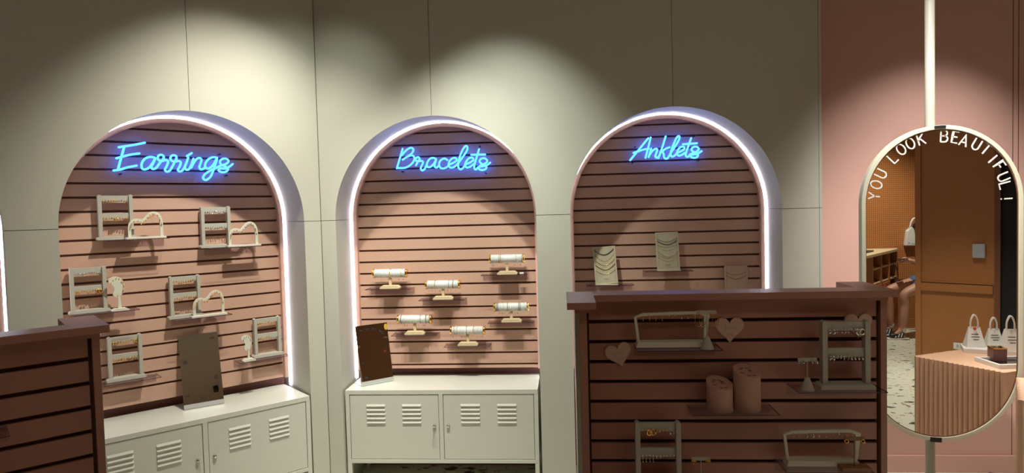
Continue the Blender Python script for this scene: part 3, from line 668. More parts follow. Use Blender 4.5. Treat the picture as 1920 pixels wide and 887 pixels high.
# ------------------------------------------------------------------ bracelet bars
BR = {}
def bracelet_mesh(mt):
    if mt in BR: return BR[mt]
    mb = MB().torus((0, 0, 0), .0268, .0021, 'x', 22, 6)
    o = mb.build('bracelet', mt); BR[mt] = o.data; bpy.data.objects.remove(o); return BR[mt]
def charm_mesh(kind):
    if kind in BR: return BR[kind]
    mb = MB().tube([(0, -.003, -.028), (0, -.004, -.040)], .0006, 4)
    if kind != 'chain': mb.ball((0, -.004, -.042), .0026, 6)
    o = mb.build('charm', {'chain': 'gold', 'gold': 'gold', 'silver': 'silver', 'navy': 'navy'}[kind]); BR[kind] = o.data; bpy.data.objects.remove(o); return BR[kind]
def bracelet_bar(key, px, nm, base='wood'):
    fr, x0, pn, zz = SHELVES[key]; d = pn-.07; x = fr.at(px[0], px[1], d)[0]; zc = fr.at(px[0], px[1], d)[1]-zz
    zz += .0003
    t = thing('bracelet_stand', 'pale wood T shaped bracelet stand with gold bar ends, %s' % nm, 'bracelet stand', fr.P(x, d, zz), fr.a, 'wooden bracelet stands in the middle arch')
    L = .228
    MB().lathe([(.0245, -L/2+.012), (.0245, L/2-.012)], 24, (0, 0, zc), axis='x').build('bar', 'pearlwhite', t)
    for sx in (-1, 1):
        MB().lathe([(.0248, 0), (.0285, .0), (.0285, .011), (.0245, .0125), (.018, .0125)] if sx > 0 else [(.018, -.0125), (.0245, -.0125), (.0285, -.011), (.0285, 0), (.0248, 0)], 24, (sx*(L/2-.0125), 0, zc), axis='x').build('end_cap', 'gold', t)
    MB().prism([(-.0085, .018), (.0085, .018), (.0085, zc-.030), (-.0085, zc-.030)], -.0075, .0075).build('post', base, t, bevel=.001)
    MB().prism([(-.064, 0), (.064, 0), (.064, .007), (.050, .020), (-.050, .020), (-.064, .007)], -.03, .03).build('base', base, t, bevel=.001)
    n = 22
    for i in range(n):
        lx = -L/2+.019+(L-.038)*i/(n-1)
        if abs(i-(n-1)/2) < 1: lx += .0012*(1 if i > n/2 else -1)
        mt = 'pearlwhite' if random.random() > .06 else random.choice(['navy', 'gold'])
        o = bpy.data.objects.new('bracelet', bracelet_mesh(mt)); C.objects.link(o)
        o.location = fr.P(x+lx, d, zz+zc-.0002); o.rotation_euler = (0, 0, fr.a+random.uniform(-.03, .03))
        tag(o, '%s bracelet band, %s from the left on the stand %s' % ({'pearlwhite': 'white', 'navy': 'navy', 'gold': 'gold'}[mt], ORD[i], nm), 'bracelet', 'bracelets on the wooden stands')
        if random.random() < .8:
            c = bpy.data.objects.new('charm', charm_mesh(random.choice(['chain', 'chain', 'gold', 'silver', 'navy']))); C.objects.link(c); c.parent = o
bracelet_bar('B1', (731.5, 512.5), 'at far left')
bracelet_bar('B2', (830.5, 533.5), 'left of centre')
bracelet_bar('B3', (950.5, 485), 'at top right')
bracelet_bar('B4', (777.5, 598.5), 'beside the mirror')
bracelet_bar('B5', (877, 619.5), 'lowest of all')
bracelet_bar('B6', (958.5, 575.5), 'at lower right')
_, x0, pn, zz = SHELVES['B3']
tag(MB().box(0, .026, 0, .02, 0, .009).build('tag_box', 'paper', bevel=.001), 'tiny white tag lying on the highest shelf beside the bracelet stand', 'tag')
bpy.data.objects['tag_box'].location = FB.P(FB.at(974, 512, .25)[0], .25, zz+.0003)

# ------------------------------------------------------------------ anklet cards
def txt(body, size, mt, parent, loc, rot=(PI/2, 0, 0), name='lettering', ext=.0004, align='CENTER', spacing=1.0, shear=0, off=0):
    cu = bpy.data.curves.new(name, 'FONT'); cu.body = body; cu.size = size; cu.align_x = align; cu.align_y = 'CENTER'; cu.extrude = ext
    cu.space_character = spacing; cu.shear = shear; cu.offset = off; cu.materials.append(M[mt])
    f = bpy.data.objects.new(name, cu); C.objects.link(f); bpy.context.view_layer.update()
    me = bpy.data.meshes.new_from_object(f.evaluated_get(bpy.context.evaluated_depsgraph_get())); bpy.data.objects.remove(f)
    o = bpy.data.objects.new(name, me); C.objects.link(o); o.parent = parent; o.location = loc; o.rotation_euler = rot; return o
def anklet_card(fr, x, d, z, yaw, lean, roll, label, mt, chains):
    t = thing('anklet_card', label, 'jewellery display card', fr.P(x, d, z), fr.a+yaw, 'jewellery cards in the anklets arch')
    h = bpy.data.objects.new('card_face', None)
    W, H = .142, .243
    rm = Matrix.Rotation(-lean, 4, 'X') @ Matrix.Rotation(roll, 4, 'Y')
    def tf(v): return rm @ Vector(v)
    MB().box(-W/2, W/2, 0, .005, .004, H).T(tf).build('board', mt, t, bevel=.001)
    MB().box(-W/2, W/2, -.02, .03, 0, .004).build('foot', mt, t, bevel=.001)
    MB().band([(-W/2+.012, .02), (W/2-.012, .02), (W/2-.012, H-.012), (-W/2+.012, H-.012)], .0016, -.0006, .0, closed=True).T(tf).build('stitching', 'cardline', t)
    o = txt('E V R Y', .011, 'ink', t, tf((0, -.0006, .036))); o.rotation_euler = (PI/2-lean, -roll*0, 0)
    txt('J E W E L S', .0042, 'ink', t, tf((0, -.0006, .028))).rotation_euler = (PI/2-lean, 0, 0)
    lab_n = 0
    for cz, sag, metal, r in chains:
        pts = [(-W/2+.010+(W-.020)*k/16, -.0008-r*1.5, cz-sag*math.sin(PI*k/16)**.9) for k in range(17)]
        o = MB().tube(pts, r, 5).T(tf).build('anklet', metal)
        o.location = fr.P(x, d, z); o.rotation_euler = (0, 0, fr.a+yaw)
        tag(o, '%s chain, %s from the top on the %s' % ({'gold': 'gold', 'silver': 'silver', 'navy': 'dark beaded', 'brownwood': 'bronze'}[metal], ORD[lab_n], label.split(' on ')[0].split(' peek')[0]), 'anklet', 'anklets on the cards'); lab_n += 1
    return t
_, _, _, zz = SHELVES['C1']; x = FB.at(1138, 532, .235)[0]
anklet_card(FB, x, .235, zz+.0003, -.12, .16, -.075, 'left cream anklet card on the lower shelf', 'card', [(.226, .035, 'navy', .002), (.195, .045, 'gold', .0008), (.160, .036, 'gold', .0013), (.130, .034, 'gold', .0018), (.095, .030, 'gold', .001)])
_, _, _, zz = SHELVES['C2']; x = FB.at(1254, 507, .235)[0]
anklet_card(FB, x, .235, zz+.0003, .0, .16, -.02, 'middle beige anklet card on the upper shelf', 'card', [(.205, .024, 'brownwood', .001), (.190, .026, 'navy', .0018), (.165, .018, 'brownwood', .0007), (.155, .028, 'silver', .001), (.125, .038, 'silver', .0016), (.103, .026, 'gold', .0009), (.088, .030, 'gold', .0009)])
xx = FB.at(1382, 540, .26)[0]; anklet_card(FB, xx, .26, 1.0873, .0, .1, 0, 'right pinkish anklet card peeking over the dark ledge', 'heart', [(.205, .02, 'brownwood', .001), (.185, .026, 'brownwood', .0014)])

# ------------------------------------------------------------------ chrome mirrors on the cabinets
def table_mirror(P0, P1, Ht, lean, label, deco):
    P0 = Vector(P0); P1 = Vector(P1); dv = P1-P0; W = dv.length; a = math.atan2(dv.y, dv.x)
    P0 = P0+Vector((0, 0, .0006))
    t = thing('tabletop_mirror', label, 'tabletop mirror', P0, a, 'tilted mirrors on the cabinets')
    def tf(v): v = Vector(v); return (v.x, v.y*math.cos(lean)+v.z*math.sin(lean), v.z*math.cos(lean)-v.y*math.sin(lean)+.0)
    z0 = .028
    MB().box(0, W, .0, .004, z0, Ht).T(tf).build('glass', ['mirror'], t)
    MB().box(0, W, .0042, .007, z0, Ht).T(tf).build('back_plate', 'steel', t)
    pr = [(-.001, 0), (.12, 0), (.12, .003), (.012, .003), (.009, .008), (.010, .012)]
    b = MB(); n = 6
    prof = [(.13, .0), (.13, .003), (.014, .003), (.010, .006), tf((0, .009, .02))[1:3], tf((0, .009, z0))[1:3], tf((0, -.001, z0))[1:3], tf((0, -.001, .010))[1:3], (.001, .003), (.004, 0)]
    vs = [(0, y, z) for y, z in prof]+[(W, y, z) for y, z in prof]; k = len(prof)
    b.add(vs, [tuple(range(k)), tuple(range(2*k-1, k-1, -1))]+[(i, (i+1) % k, (i+1) % k+k, i+k) for i in range(k)])
    b.build('base', M['satin'], t)
    for kind, u, v, s in deco:
        q = tf((u*W, -.0012, v*Ht))
        if kind == 'logo': o = txt('EVRY', s, 'ink', t, q); o.rotation_euler = (PI/2-lean, 0, 0)
        elif kind == 'arc':
            chars = 'You  Look  Good  Today'; n = len(chars); cx, cz, R = .36*W, .935*Ht-.15, .15
            for i, ch in enumerate(chars):
                if ch == ' ': continue
                th = math.radians(20-64*i/(n-1))
                q = tf((cx-R*math.sin(th), -.0012, cz+R*math.cos(th))); o = txt(ch, .017, 'ink', t, q, name='letter', ext=.0003, off=.0006)
                o.rotation_euler = (Matrix.Rotation(-lean, 3, 'X') @ Matrix.Rotation(-th, 3, 'Y') @ Matrix.Rotation(PI/2, 3, 'X')).to_euler()
        elif kind == 'cherry':
            m = MB().ball((-.006, 0, 0), .0045, 6).ball((.006, 0, .001), .0045, 6).tube([(-.006, 0, 0), (0, 0, .013), (.006, 0, 0)], .0008, 4)
            m.T(lambda p: tf((p.x*s+u*W, p.y*.05-.0012, p.z*s+v*Ht))).build('sticker', 'redink', t)
        elif kind == 'flower':
            m = MB()
            for k2 in range(5): m.ball((.006*math.cos(k2*1.257), 0, .006*math.sin(k2*1.257)), .0042, 6)
            m.T(lambda p: tf((p.x*s+u*W, p.y*.05-.0012, p.z*s+v*Ht))).build('sticker', 'ink', t)
        elif kind == 'bow':
            m = MB().prism([(-.01, -.006), (0, 0), (-.008, .008)], 0, .001).prism([(0, 0), (.010, -.002), (.006, .011)], 0, .001).prism([(-.002, -.001), (.001, -.012), (.005, -.010)], 0, .001)
            m.T(lambda p: tf((p.x*s+u*W, p.y*.05-.0012, p.z*s+v*Ht))).build('sticker', 'ink', t)
        elif kind == 'oval':
            m = MB().prism([(.012*math.cos(a_*PI/8), .02*math.sin(a_*PI/8)) for a_ in range(16)], -.0005, .0005)
            m.T(lambda p: tf((p.x*s+u*W, p.y-.0012, p.z*s+v*Ht))).build('sticker', 'yellow', t)
    return t
Zn = Vector((0, 0, 1))
a_ = hit(345.5, 770, (0, 0, .63), Zn); b_ = hit(420.5, 757, (0, 0, .63), Zn)
table_mirror(a_, b_, .425, .29, 'chrome framed tilted mirror on the cabinet under the earrings arch', [('cherry', .85, .92, 1), ('flower', .12, .63, 1.1), ('bow', .10, .17, 1.2), ('flower', .86, .38, 1.2), ('logo', .55, .115, .022)])
a_ = hit(679, 725.5, (0, 0, .63), Zn); b_ = hit(738, 714.5, (0, 0, .63), Zn)
table_mirror(a_, b_, .38, .20, 'tilted mirror with arched black lettering on the bracelets cabinet', [('arc', 0, 0, 1), ('oval', .95, .93, 1), ('cherry', .84, .52, .9), ('bow', .12, .38, 1.1), ('flower', .15, .13, 1.2)])

# ------------------------------------------------------------------ foreground display pieces
def bridge(fr, x, d, z, label, kinds, nm):
    t = thing('bridge_earring_holder', label, 'earring holder', fr.P(x, d, z), fr.a, 'cream bridge shaped earring holders')
    k = .00193/7.385; cx = 720; y0 = 655
    raw = [(268, 590), (229, 240), (335, 205), (700, 195), (1110, 188), (1216, 225), (1190, 590)]
    MB().band([((X-cx)*k, (y0-Y)*k) for X, Y in raw], .0105, -.006, .006).build('frame', 'ivory', t, bevel=.001)
    MB().prism([(-.129, 0), (.129, 0), (.120, .020), (-.123, .020)], -.028, .022).build('base', 'ivory', t, bevel=.001)
    n = 10
    for i in range(n):
        kind, metal = kinds[i//2]
        X = 335+(1130-335)*i/(n-1); earring(kind, metal, fr.P(x+(X-cx)*k, d-.0085, z+(y0-212)*k), fr.a+.5, '%s %s earring, %s from left on %s' % ('gold' if metal == g_ else 'silver', word(kind), ORD[i], nm), 1.1)
_, _, _, zz = SHELVES['G1']; bridge(FG, FG.at(1258, 650, -.05)[0], -.05, zz+.0003, 'cream bridge shaped earring holder with gold earrings, top shelf of the foreground display', [('bar drop', g_), ('bar drop', g_), ('stud', g_), ('drop', g_), ('stud', g_)], 'the upper bridge holder')
_, _, _, zz = SHELVES['G4']; bridge(FG, FG.at(1539, 872, -.05)[0], -.05, zz+.0003, 'cream bridge shaped earring holder at the bottom of the foreground display', [('hoop', s_), ('wide hoop', s_), ('drop', s_), ('stud', s_), ('huggie', g_)], 'the lower bridge holder')
def tee(fr, x, d, z, h, label, kind, metal, nm, mt='velvet', wood=False, scale=1, wbar=.066):
    t = thing('earring_tee_stand', label, 'earring stand', fr.P(x, d, z), fr.a, 'small T shaped earring stands')
    if wood: MB().box(-.05, .05, -.022, .022, 0, .014).build('base', 'brownwood', t, bevel=.001)
    else: MB().lathe([(.024, 0), (.024, .002), (.008, .042), (.003, .046)], 20).build('base', mt, t)
    m2 = 'brownwood' if wood else mt
    MB().tube([(0, 0, .012), (0, 0, h-.012)], .0018, 8).build('rod', m2, t)
    MB().box(-wbar/2, wbar/2, -.0025, .0025, h-.013, h).build('crossbar', m2, t, bevel=.0005)
    for i, sx in enumerate((-1, -1, 1, 1)):
        ox = sx*(wbar/2-.010)+(-.007 if i % 2 == 0 else .007)
        if kind in ('fringe', 'twist hoop') and i % 2: continue
        if kind in ('fringe', 'twist hoop'): ox = sx*(wbar/2-.007)
        earring(kind, metal, fr.P(x+ox, d-.0045, z+h-.006), fr.a+(.3 if i % 2 else -.3), '%s %s earring, %s from left on %s' % ('gold' if metal == g_ else 'silver', word(kind), ORD[i], nm), scale)
_, _, _, zz = SHELVES['G1']; tee(FG, FG.at(1326, 650, -.105)[0], -.105, zz+.0003, .138, 'small cream T stand with large gold hoops, right of the upper bridge holder', 'large hoop', g_, 'the T stand beside the upper heart')
_, _, _, zz = SHELVES['G3']; tee(FG, FG.at(1514, 728, -.095)[0], -.095, zz+.0003, .115, 'small white T stand with silver hoops, left of the grey rack', 'wide hoop', s_, 'the T stand beside the grey rack', mt='velvet')
x9 = FG.at(1314, 861, -.08)[0]; z9 = FG.at(1314, 857, -.08)[1]
_, _, _, zz = SHELVES['G5']; tee(FG, x9, -.08, zz+.0003, z9-zz, 'small T stand with gold fringe earrings at the bottom edge', 'fringe', g_, 'the T stand at the bottom edge')
_, _, _, zz = SHELVES['G4']; tee(FG, FG.at(1602, 880, -.105)[0], -.105, zz+.0003, .118, 'dark brown wooden T stand with gold earrings at the bottom right', 'twist hoop', g_, 'the brown T stand', wood=True, scale=.9, wbar=.07)
# ring cylinders
def cyl(fr, x, d, z, r, hl, hr, label, nr, nm):
    t = thing('ring_cylinder', label, 'ring display', fr.P(x, d, z), fr.a, 'pink plaster cylinders')
    n = 40; vs = []
    def top(cx, cy, rr): return [(cx+rr*math.cos(2*PI*j/n), cy+rr*math.sin(2*PI*j/n)) for j in range(n)]
    def hz(px_, py_): return hl+(hr-hl)*(px_+r)/(2*r)+.33*(py_)
    ring = [(x_, y_) for x_, y_ in top(0, 0, r)]
    vs = [(x_, y_, 0) for x_, y_ in ring]+[(x_, y_, hz(x_, y_)) for x_, y_ in ring]+[(x_, y_, hz(x_, y_)+.0012) for x_, y_ in top(0, 0, r*.96)]+[(x_, y_, hz(x_, y_)+.0012) for x_, y_ in top(0, 0, r*.80)]+[(x_, y_, hz(x_, y_)-.0008) for x_, y_ in top(0, 0, r*.78)]
    mb = MB(); mb.add(vs, [tuple(range(n-1, -1, -1)), tuple(range(4*n, 5*n))])
    for k in range(4): mb.add(vs, [(k*n+j, k*n+(j+1) % n, (k+1)*n+(j+1) % n, (k+1)*n+j) for j in range(n)], 0, k == 0)
    mb.build('body', 'plaster', t)
    for i in range(nr):
        a = 2.4*i+.5; rr = r*(.25+.42*((i*7) % 5)/4); px_, py_ = rr*math.cos(a), rr*math.sin(a)
        MB().box(-.006, .006, -.0016, .0016, 0, .0007).T(lambda v: (v.x+px_, v.y+py_, hz(v.x+px_, v.y+py_)-.0007+v.z)).build('ring_slot', 'gond_groove', t)
    return hz
_, _, _, zz = SHELVES['G2']
cyl(FG, FG.at(1349.5, 768, -.068)[0], -.068, zz+.0003, .0465, .104, .094, 'shorter pink cylinder with a slanted slotted top', 9, 'short')
xc = FG.at(1401, 765, -.062)[0]
hz = cyl(FG, xc, -.062, zz+.0003, .0475, .146, .137, 'taller pink cylinder with a slanted slotted top', 8, 'tall')
rg = thing('ring', 'sparkling silver ring set in the top of the taller pink cylinder', 'ring', FG.P(xc+.015, -.062+.012, zz+hz(.015, .012)+.003), 0)
MB().torus((0, 0, 0), .006, .0013, 'y', 16, 6).build('band', 'silver', rg); MB().ball((0, 0, .0075), .0028, 6).build('stone', 'silver', rg)
# hearts
def heart(fr, px, py, rot, s, label, script, d=-.0045):
    x, z = fr.at(px, py, d)
    t = thing('heart_sign', label, 'heart card', fr.P(x, d, z), fr.a, 'blush heart cards on the foreground display', ry=rot)
    P = []
    for i in range(48):
        a = 2*PI*i/48; P.append((16*math.sin(a)**3, 13*math.cos(a)-5*math.cos(2*a)-2*math.cos(3*a)-math.cos(4*a)))
    P = [(u/32*s, (v+2.5)/32*s*1.02) for u, v in P][::-1]
    MB().prism(P, -.002, .002).build('card', 'heartedge', t)
    MB().prism([(u*.93, v*.93) for u, v in P], -.003, -.0021).build('face', 'heart', t)
    for i, ln in enumerate(script):
        o = txt(ln, .021, 'heartedge', t, (0, -.0032, .012-.024*i), ext=.0002, shear=.3)
heart(FG, 1161, 667, math.radians(-14), .102, 'blush heart shaped card at the left of the foreground display', ['Love', 'me'])
heart(FG, 1368, 620, 0, .107, 'blush heart shaped card right of the upper bridge holder', ['Love', 'me'])
heart(FG, 1609, 611, 0, .100, 'blush heart shaped card behind the grey rack', ['Love', 'me'])
# small sign on the far left shelf
_, x0, _, zz = SHELVES['L1']
t = thing('price_card', 'small dark edged card standing on the clear shelf at the left edge', 'card', FL.P(x0+.235, -.06, zz+.0003), FL.a)
MB().box(-.03, .03, 0, .002, 0, .034).build('card', 'heart', t); MB().box(-.03, .03, -.006, .008, 0, .002).build('foot', 'heart', t); MB().box(-.026, .026, -.0006, 0, .02, .030).build('printed_band', 'gond_groove', t)

# ------------------------------------------------------------------ round-ended mirror on its pole
MX, MZ0, MZ1, MR = 1.7245, .594, 2.049, .353
mt_ = thing('pole_mirror', 'tall round-ended mirror on a cream floor to ceiling pole with white lettering', 'mirror', (MX, YM, 0))
def stadium(r, n=36):
    zt, zb = MZ1-MR, MZ0+MR
    return [(r*math.cos(PI*i/n), zt+r*math.sin(PI*i/n)) for i in range(n+1)]+[(-r*math.cos(PI*i/n), zb-r*math.sin(PI*i/n)) for i in range(n+1)]
MB().band(stadium(MR-.0095), .019, -.008, .026, closed=True).build('frame', 'cream', mt_, bevel=.002)
MB().band(stadium(MR-.0215), .003, -.002, .012, closed=True).build('inner_gasket', 'orange_dark', mt_)
MB().prism(stadium(MR-.022), 0, .006).build('mirror_glass', 'mirror', mt_)
MB().prism(stadium(MR-.02), .0065, .022).build('back_board', 'cream', mt_)
MB().lathe([(.0205, 0), (.0205, CEIL)], 24, (-.022, .05, 0)).build('pole', 'pole', mt_)
for zc, xo in ((MZ0+.004, -.03), (MZ1-.003, -.01)):
    n = 10; cc = (MZ0+MR) if zc < 1 else (MZ1-MR); sg = -1 if zc < 1 else 1
    pts = [((MR-.008)*math.sin(xo/MR+(i/n-.5)*.14), cc+sg*(MR-.008)*math.cos(xo/MR+(i/n-.5)*.14)) for i in range(n+1)]
    MB().band(pts, .021 if sg < 0 else .012, -.014, .03).build('clamp', 'dark', mt_)
MB().box(-.034, -.010, .027, .05, MZ0+.05, MZ0+.09).box(-.034, -.010, .027, .05, MZ1-.09, MZ1-.05).build('bracket', 'cream', mt_)
def arcp(cx, cy, rx, ry, a0, a1, n=10): return [(cx+rx*math.cos(math.radians(a0+(a1-a0)*i/n)), cy+ry*math.sin(math.radians(a0+(a1-a0)*i/n))) for i in range(n+1)]
GL = {'Y': [[(0, 1), (.3, .48), (.6, 1)], [(.3, .48), (.3, 0)]], 'O': [arcp(.33, .5, .33, .5, 90, 450, 24)], 'U': [[(0, 1), (0, .33)]+arcp(.29, .3, .29, .3, 180, 360)+[(.58, 1)]],
 'L': [[(0, 1), (0, 0), (.5, 0)]], 'K': [[(0, 0), (0, 1)], [(.55, 1), (0, .42)], [(.18, .6), (.58, 0)]], 'B': [[(0, 0), (0, 1), (.3, 1)]+arcp(.32, .76, .22, .24, 90, -90)+[(0, .52)], [(.3, .52)]+arcp(.34, .26, .25, .26, 90, -90)+[(0, 0)]],
 'E': [[(.5, 1), (0, 1), (0, 0), (.5, 0)], [(0, .52), (.42, .52)]], 'A': [[(0, 0), (.32, 1), (.64, 0)], [(.12, .33), (.52, .33)]], 'T': [[(0, 1), (.6, 1)], [(.3, 1), (.3, 0)]], 'I': [[(0, 0), (0, 1)]],
 'F': [[(.5, 1), (0, 1), (0, 0)], [(0, .52), (.42, .52)]], '!': [[(0, .3), (0, 1)], [(0, 0), (0, .1)]]}
LET = [('Y', 155, 468), ('O', 168, 400), ('U', 195, 335), ('L', 265, 240), ('O', 315, 190), ('O', 370, 155), ('K', 435, 130), ('B', 572, 112), ('E', 638, 118), ('A', 690, 138), ('U', 765, 160), ('T', 820, 190), ('I', 860, 248), ('F', 900, 290), ('U', 925, 355), ('L', 935, 405), ('!', 942, 483)]
cz_ = MZ1-MR
for ch, X, Y in LET:
    lx, lz = FM.at(1590+X/3.167, 220+Y/3.167, -.001); lx -= MX
    th = math.atan2(lx, lz-cz_) if lz > cz_-.02 else (PI/2 if lx > 0 else -PI/2)
    hgt = .051; wd = max(p[0] for s2 in GL[ch] for p in s2); mb = MB()
    for s2 in GL[ch]:
        q = []
        for a, b in s2:
            u, v = (a-wd/2)*hgt, (b-.5)*hgt
            q.append((lx+u*math.cos(th)+v*math.sin(th), lz-u*math.sin(th)+v*math.cos(th)))
        mb.band(q, .0062, -.0016, -.0004)
    mb.build('letter', 'letter', mt_)

# ------------------------------------------------------------------ the part of the shop seen in the mirror
# (positions given as seen through the glass; "mirrored" turns them back to where they stand)
def vr(p): return Vector((p[0], 2*YM-p[1], p[2]))
# fluted counter
V1 = Vector((1.818, 3.547, 0)); df = Vector((.535, -.845, 0)); dsd = Vector((.911, .412, 0)); LF, LS, TH = .415, 1.0, .90
tc_ = thing('fluted_counter', 'peach counter with a fluted front standing beside the round-ended mirror', 'counter', vr(V1))
nf = 18; body = [V1]
mbb = MB(); P4 = [V1, V1+df*LF, V1+df*LF+dsd*LS, V1+dsd*LS]
off = .018
def flutes(a, b, n, out):
    pts = []
    for i in range(n):
        for j in range(7):
            t = (i+j/6)/n; w_ = math.sin(PI*j/6)*.017; p = a+(b-a)*t+out*w_; pts.append((p.x, p.y))
    return pts
ccw = flutes(V1, V1+df*LF, nf, -dsd)+[(P4[2].x, P4[2].y)]+flutes(P4[3], V1, 44, Vector((-df.x, -df.y, 0)))
mbb.zprism(ccw, 0, TH-.012)
ob = mbb.build('fluted_body', 'flute', tc_, mirrored=True); ob.matrix_parent_inverse = Matrix.Translation(-vr(V1))
ob = MB().zprism(ccw, TH-.0119, TH).build('counter_top', 'flute', tc_, mirrored=True); ob.matrix_parent_inverse = Matrix.Translation(-vr(V1))
def vthing(name, label, cat, loc, group=None):
    t = thing(name, label, cat, vr(loc), 0, group); return t
def vb(mb, name, mats, t, bevel=0):
    o = mb.build(name, mats, t, mirrored=True, bevel=bevel); o.matrix_parent_inverse = Matrix.Translation(-t.location); return o
def rot2(o, ang):
    c, s = math.cos(ang), math.sin(ang)
    return lambda v: (o[0]+v[0]*c-v[1]*s, o[1]+v[0]*s+v[1]*c, o[2]+v[2])
ua = math.atan2(dsd.y, dsd.x)
TT = TH+.0005
# tray with dark inlay and a box
tp = (2.03, 3.40, TT); t = vthing('display_tray', 'white rimmed tray with a black inlay on the fluted counter', 'tray', tp)
f_ = rot2(tp, ua-.95)
f_ = rot2((2.035, 3.43, TT), ua+.30-1.2+.55)
vb(MB().box(0, .36, -.17, -.155, 0, .02).box(0, .36, -.015, 0, 0, .02).box(0, .015, -.155, -.015, 0, .02).box(.345, .36, -.155, -.015, 0, .02).box(.015, .345, -.155, -.015, 0, .004).T(f_), 'rim', 'paper', t)
vb(MB().box(.016, .344, -.154, -.016, .0045, .008).T(f_), 'inlay', mat('black_glass', (.01, .01, .012), .08), t)
bp_ = (2.135, 3.415, TT+.0085); t = vthing('gift_box', 'small mauve box standing in the black and white tray', 'box', bp_)
f_ = rot2(bp_, ua-.55)
vb(MB().box(-.03, .03, -.03, .03, 0, .058).T(f_), 'carton', 'brownbox', t, .001); vb(MB().box(-.031, .031, -.031, .031, .0585, .064).T(f_), 'lid', 'gold', t)
# riser with bags
rp = (2.19, 3.72, TT); t = vthing('bag_riser', 'low white riser under the paper bags on the counter', 'riser', rp)
f_ = rot2((2.13, 3.70, TT), -.42); vb(MB().box(0, .5, -.09, .06, 0, .022).T(f_), 'riser_block', 'paper', t, .001); fr_ = f_
def bag(i, bx, by, s, label, hcol):
    base = fr_((bx, by, .0225)); t = vthing('paper_bag', label, 'paper bag', base, 'small white paper bags on the counter'); ff = rot2(base, -.42+.25)
    W_, H_ = .085*s, .10*s
    b = MB(); b.add([(-W_/2, -.03, 0), (W_/2, -.03, 0), (W_/2, .03, 0), (-W_/2, .03, 0), (-W_*.3, -.003, H_), (W_*.3, -.003, H_), (W_*.3, .003, H_), (-W_*.3, .003, H_)],
                    [(0, 3, 2, 1), (0, 1, 5, 4), (1, 2, 6, 5), (2, 3, 7, 6), (3, 0, 4, 7), (4, 5, 6, 7)]); vb(b.T(ff), 'bag_body', 'paper', t)
    for y in (-.004, .004):
        P = catmull([(-W_*.2, y, H_*.95), (-W_*.17, y, H_*1.35), (0, y*2, H_*1.62), (W_*.17, y, H_*1.35), (W_*.2, y, H_*.95)], 5)
        vb(MB().tube(P, .0028, 6).T(ff), 'handle', 'paper', t)
    vb(MB().ball((0, -.009, H_*.93), .008 if hcol == 'red' else .005, 6).T(ff), 'clasp', hcol, t)
    m = MB()
    for k, (a, b2) in enumerate(((-.018, .016), (-.02, .02), (-.012, .014))):
        z = H_*(.62-.13*k); yy = -.030*(1-z/H_)-.004
        m.add([(a, yy, z), (b2, yy, z), (b2, yy+.0006, z+.004), (a, yy+.0006, z+.004)], [(0, 1, 2, 3)])
    vb(m.T(ff), 'printed_lines', 'ink', t)
bag(0, .055, -.01, 1.05, 'white paper bag with a red clasp, leftmost in the mirror', 'red')
bag(1, .145, .03, .95, 'white paper bag second from the left in the mirror', 'paper')
bag(2, .205, -.055, 1.1, 'printed white paper bag in front, right of the red clasped one', 'steel')
bag(3, .31, .01, 1.1, 'white paper bag rightmost in the mirror, cut by its frame', 'red')
# orange-brown partition
W0 = Vector((3.48, 6.805, 0)); W1 = Vector((3.965, 6.384, 0)); dw = (W1-W0).normalized(); nw = Vector((-dw.y, dw.x, 0))
def wbox(t0, t1, a, b, z0, z1, mi=0, mb=None):
    mb = mb or MB(); p = [W0+dw*t0+nw*a, W0+dw*t1+nw*a, W0+dw*t1+nw*b, W0+dw*t0+nw*b]
    return mb.zprism([(q.x, q.y) for q in p], z0, z1, mi)
LW = (W1-W0).length
struct('wall_partition', wbox(.0, LW, 0.012, .12, 0, CEIL-.001), 'orange', mirrored=True)
TR[0] += 1; struct('trim_%d' % TR[0], wbox(.0, .05, -.006, .0115, 0, CEIL-.001), 'orange', mirrored=True, bevel=.002)
TR[0] += 1; struct('trim_%d' % TR[0], wbox(.0505, LW-.01, -.012, .0115, .82, .895, mb=wbox(.0505, LW-.01, -.004, .0115, .905, .912)), 'orange', mirrored=True, bevel=.002)
TR[0] += 1; struct('trim_%d' % TR[0], wbox(LW, LW+.045, -.004, .12, 0, CEIL-.001), 'orange_dark', mirrored=True)
struct('doorway_shade_panel', wbox(LW+.046, LW+.75, .03, .10, 0, CEIL-.001), 'black', mirrored=True)  # black panel stands for the unlit depth of an open doorway
q = W0+dw*(.475)-nw*.0; t = vthing('wall_speaker', 'grey rounded box on the brown wall in the mirror', 'wall unit', (q.x, q.y, 1.15))
vb(wbox(.475, .575, -.025, .0115, 1.155, 1.285), 'casing', 'greyplastic', t, .008)
q = W0+dw*(.33); t = vthing('wall_socket', 'white wall socket low on the brown wall in the mirror', 'socket', (q.x, q.y, .27))
mbs = wbox(.32, .42, .004, .0115, .268, .33); vb(mbs, 'plate', 'paper', t, .002); vb(wbox(.345, .365, .0025, .0039, .285, .315, mb=wbox(.375, .395, .0025, .0039, .285, .315)), 'outlet', 'greyplastic', t)
# perforated board on the back wall
struct('trim_50', MB().box(2.6, 5.19, 9.10, 9.148, .66, CEIL-.01), 'peg', mirrored=True)
struct('trim_51', MB().box(2.6, 5.19, 9.13, 9.149, 0, .655), 'orange', mirrored=True)
struct('baseboard_back', MB().box(2.6, 5.19, 9.11, 9.129, 0, .13), 'orange', mirrored=True, bevel=.002)
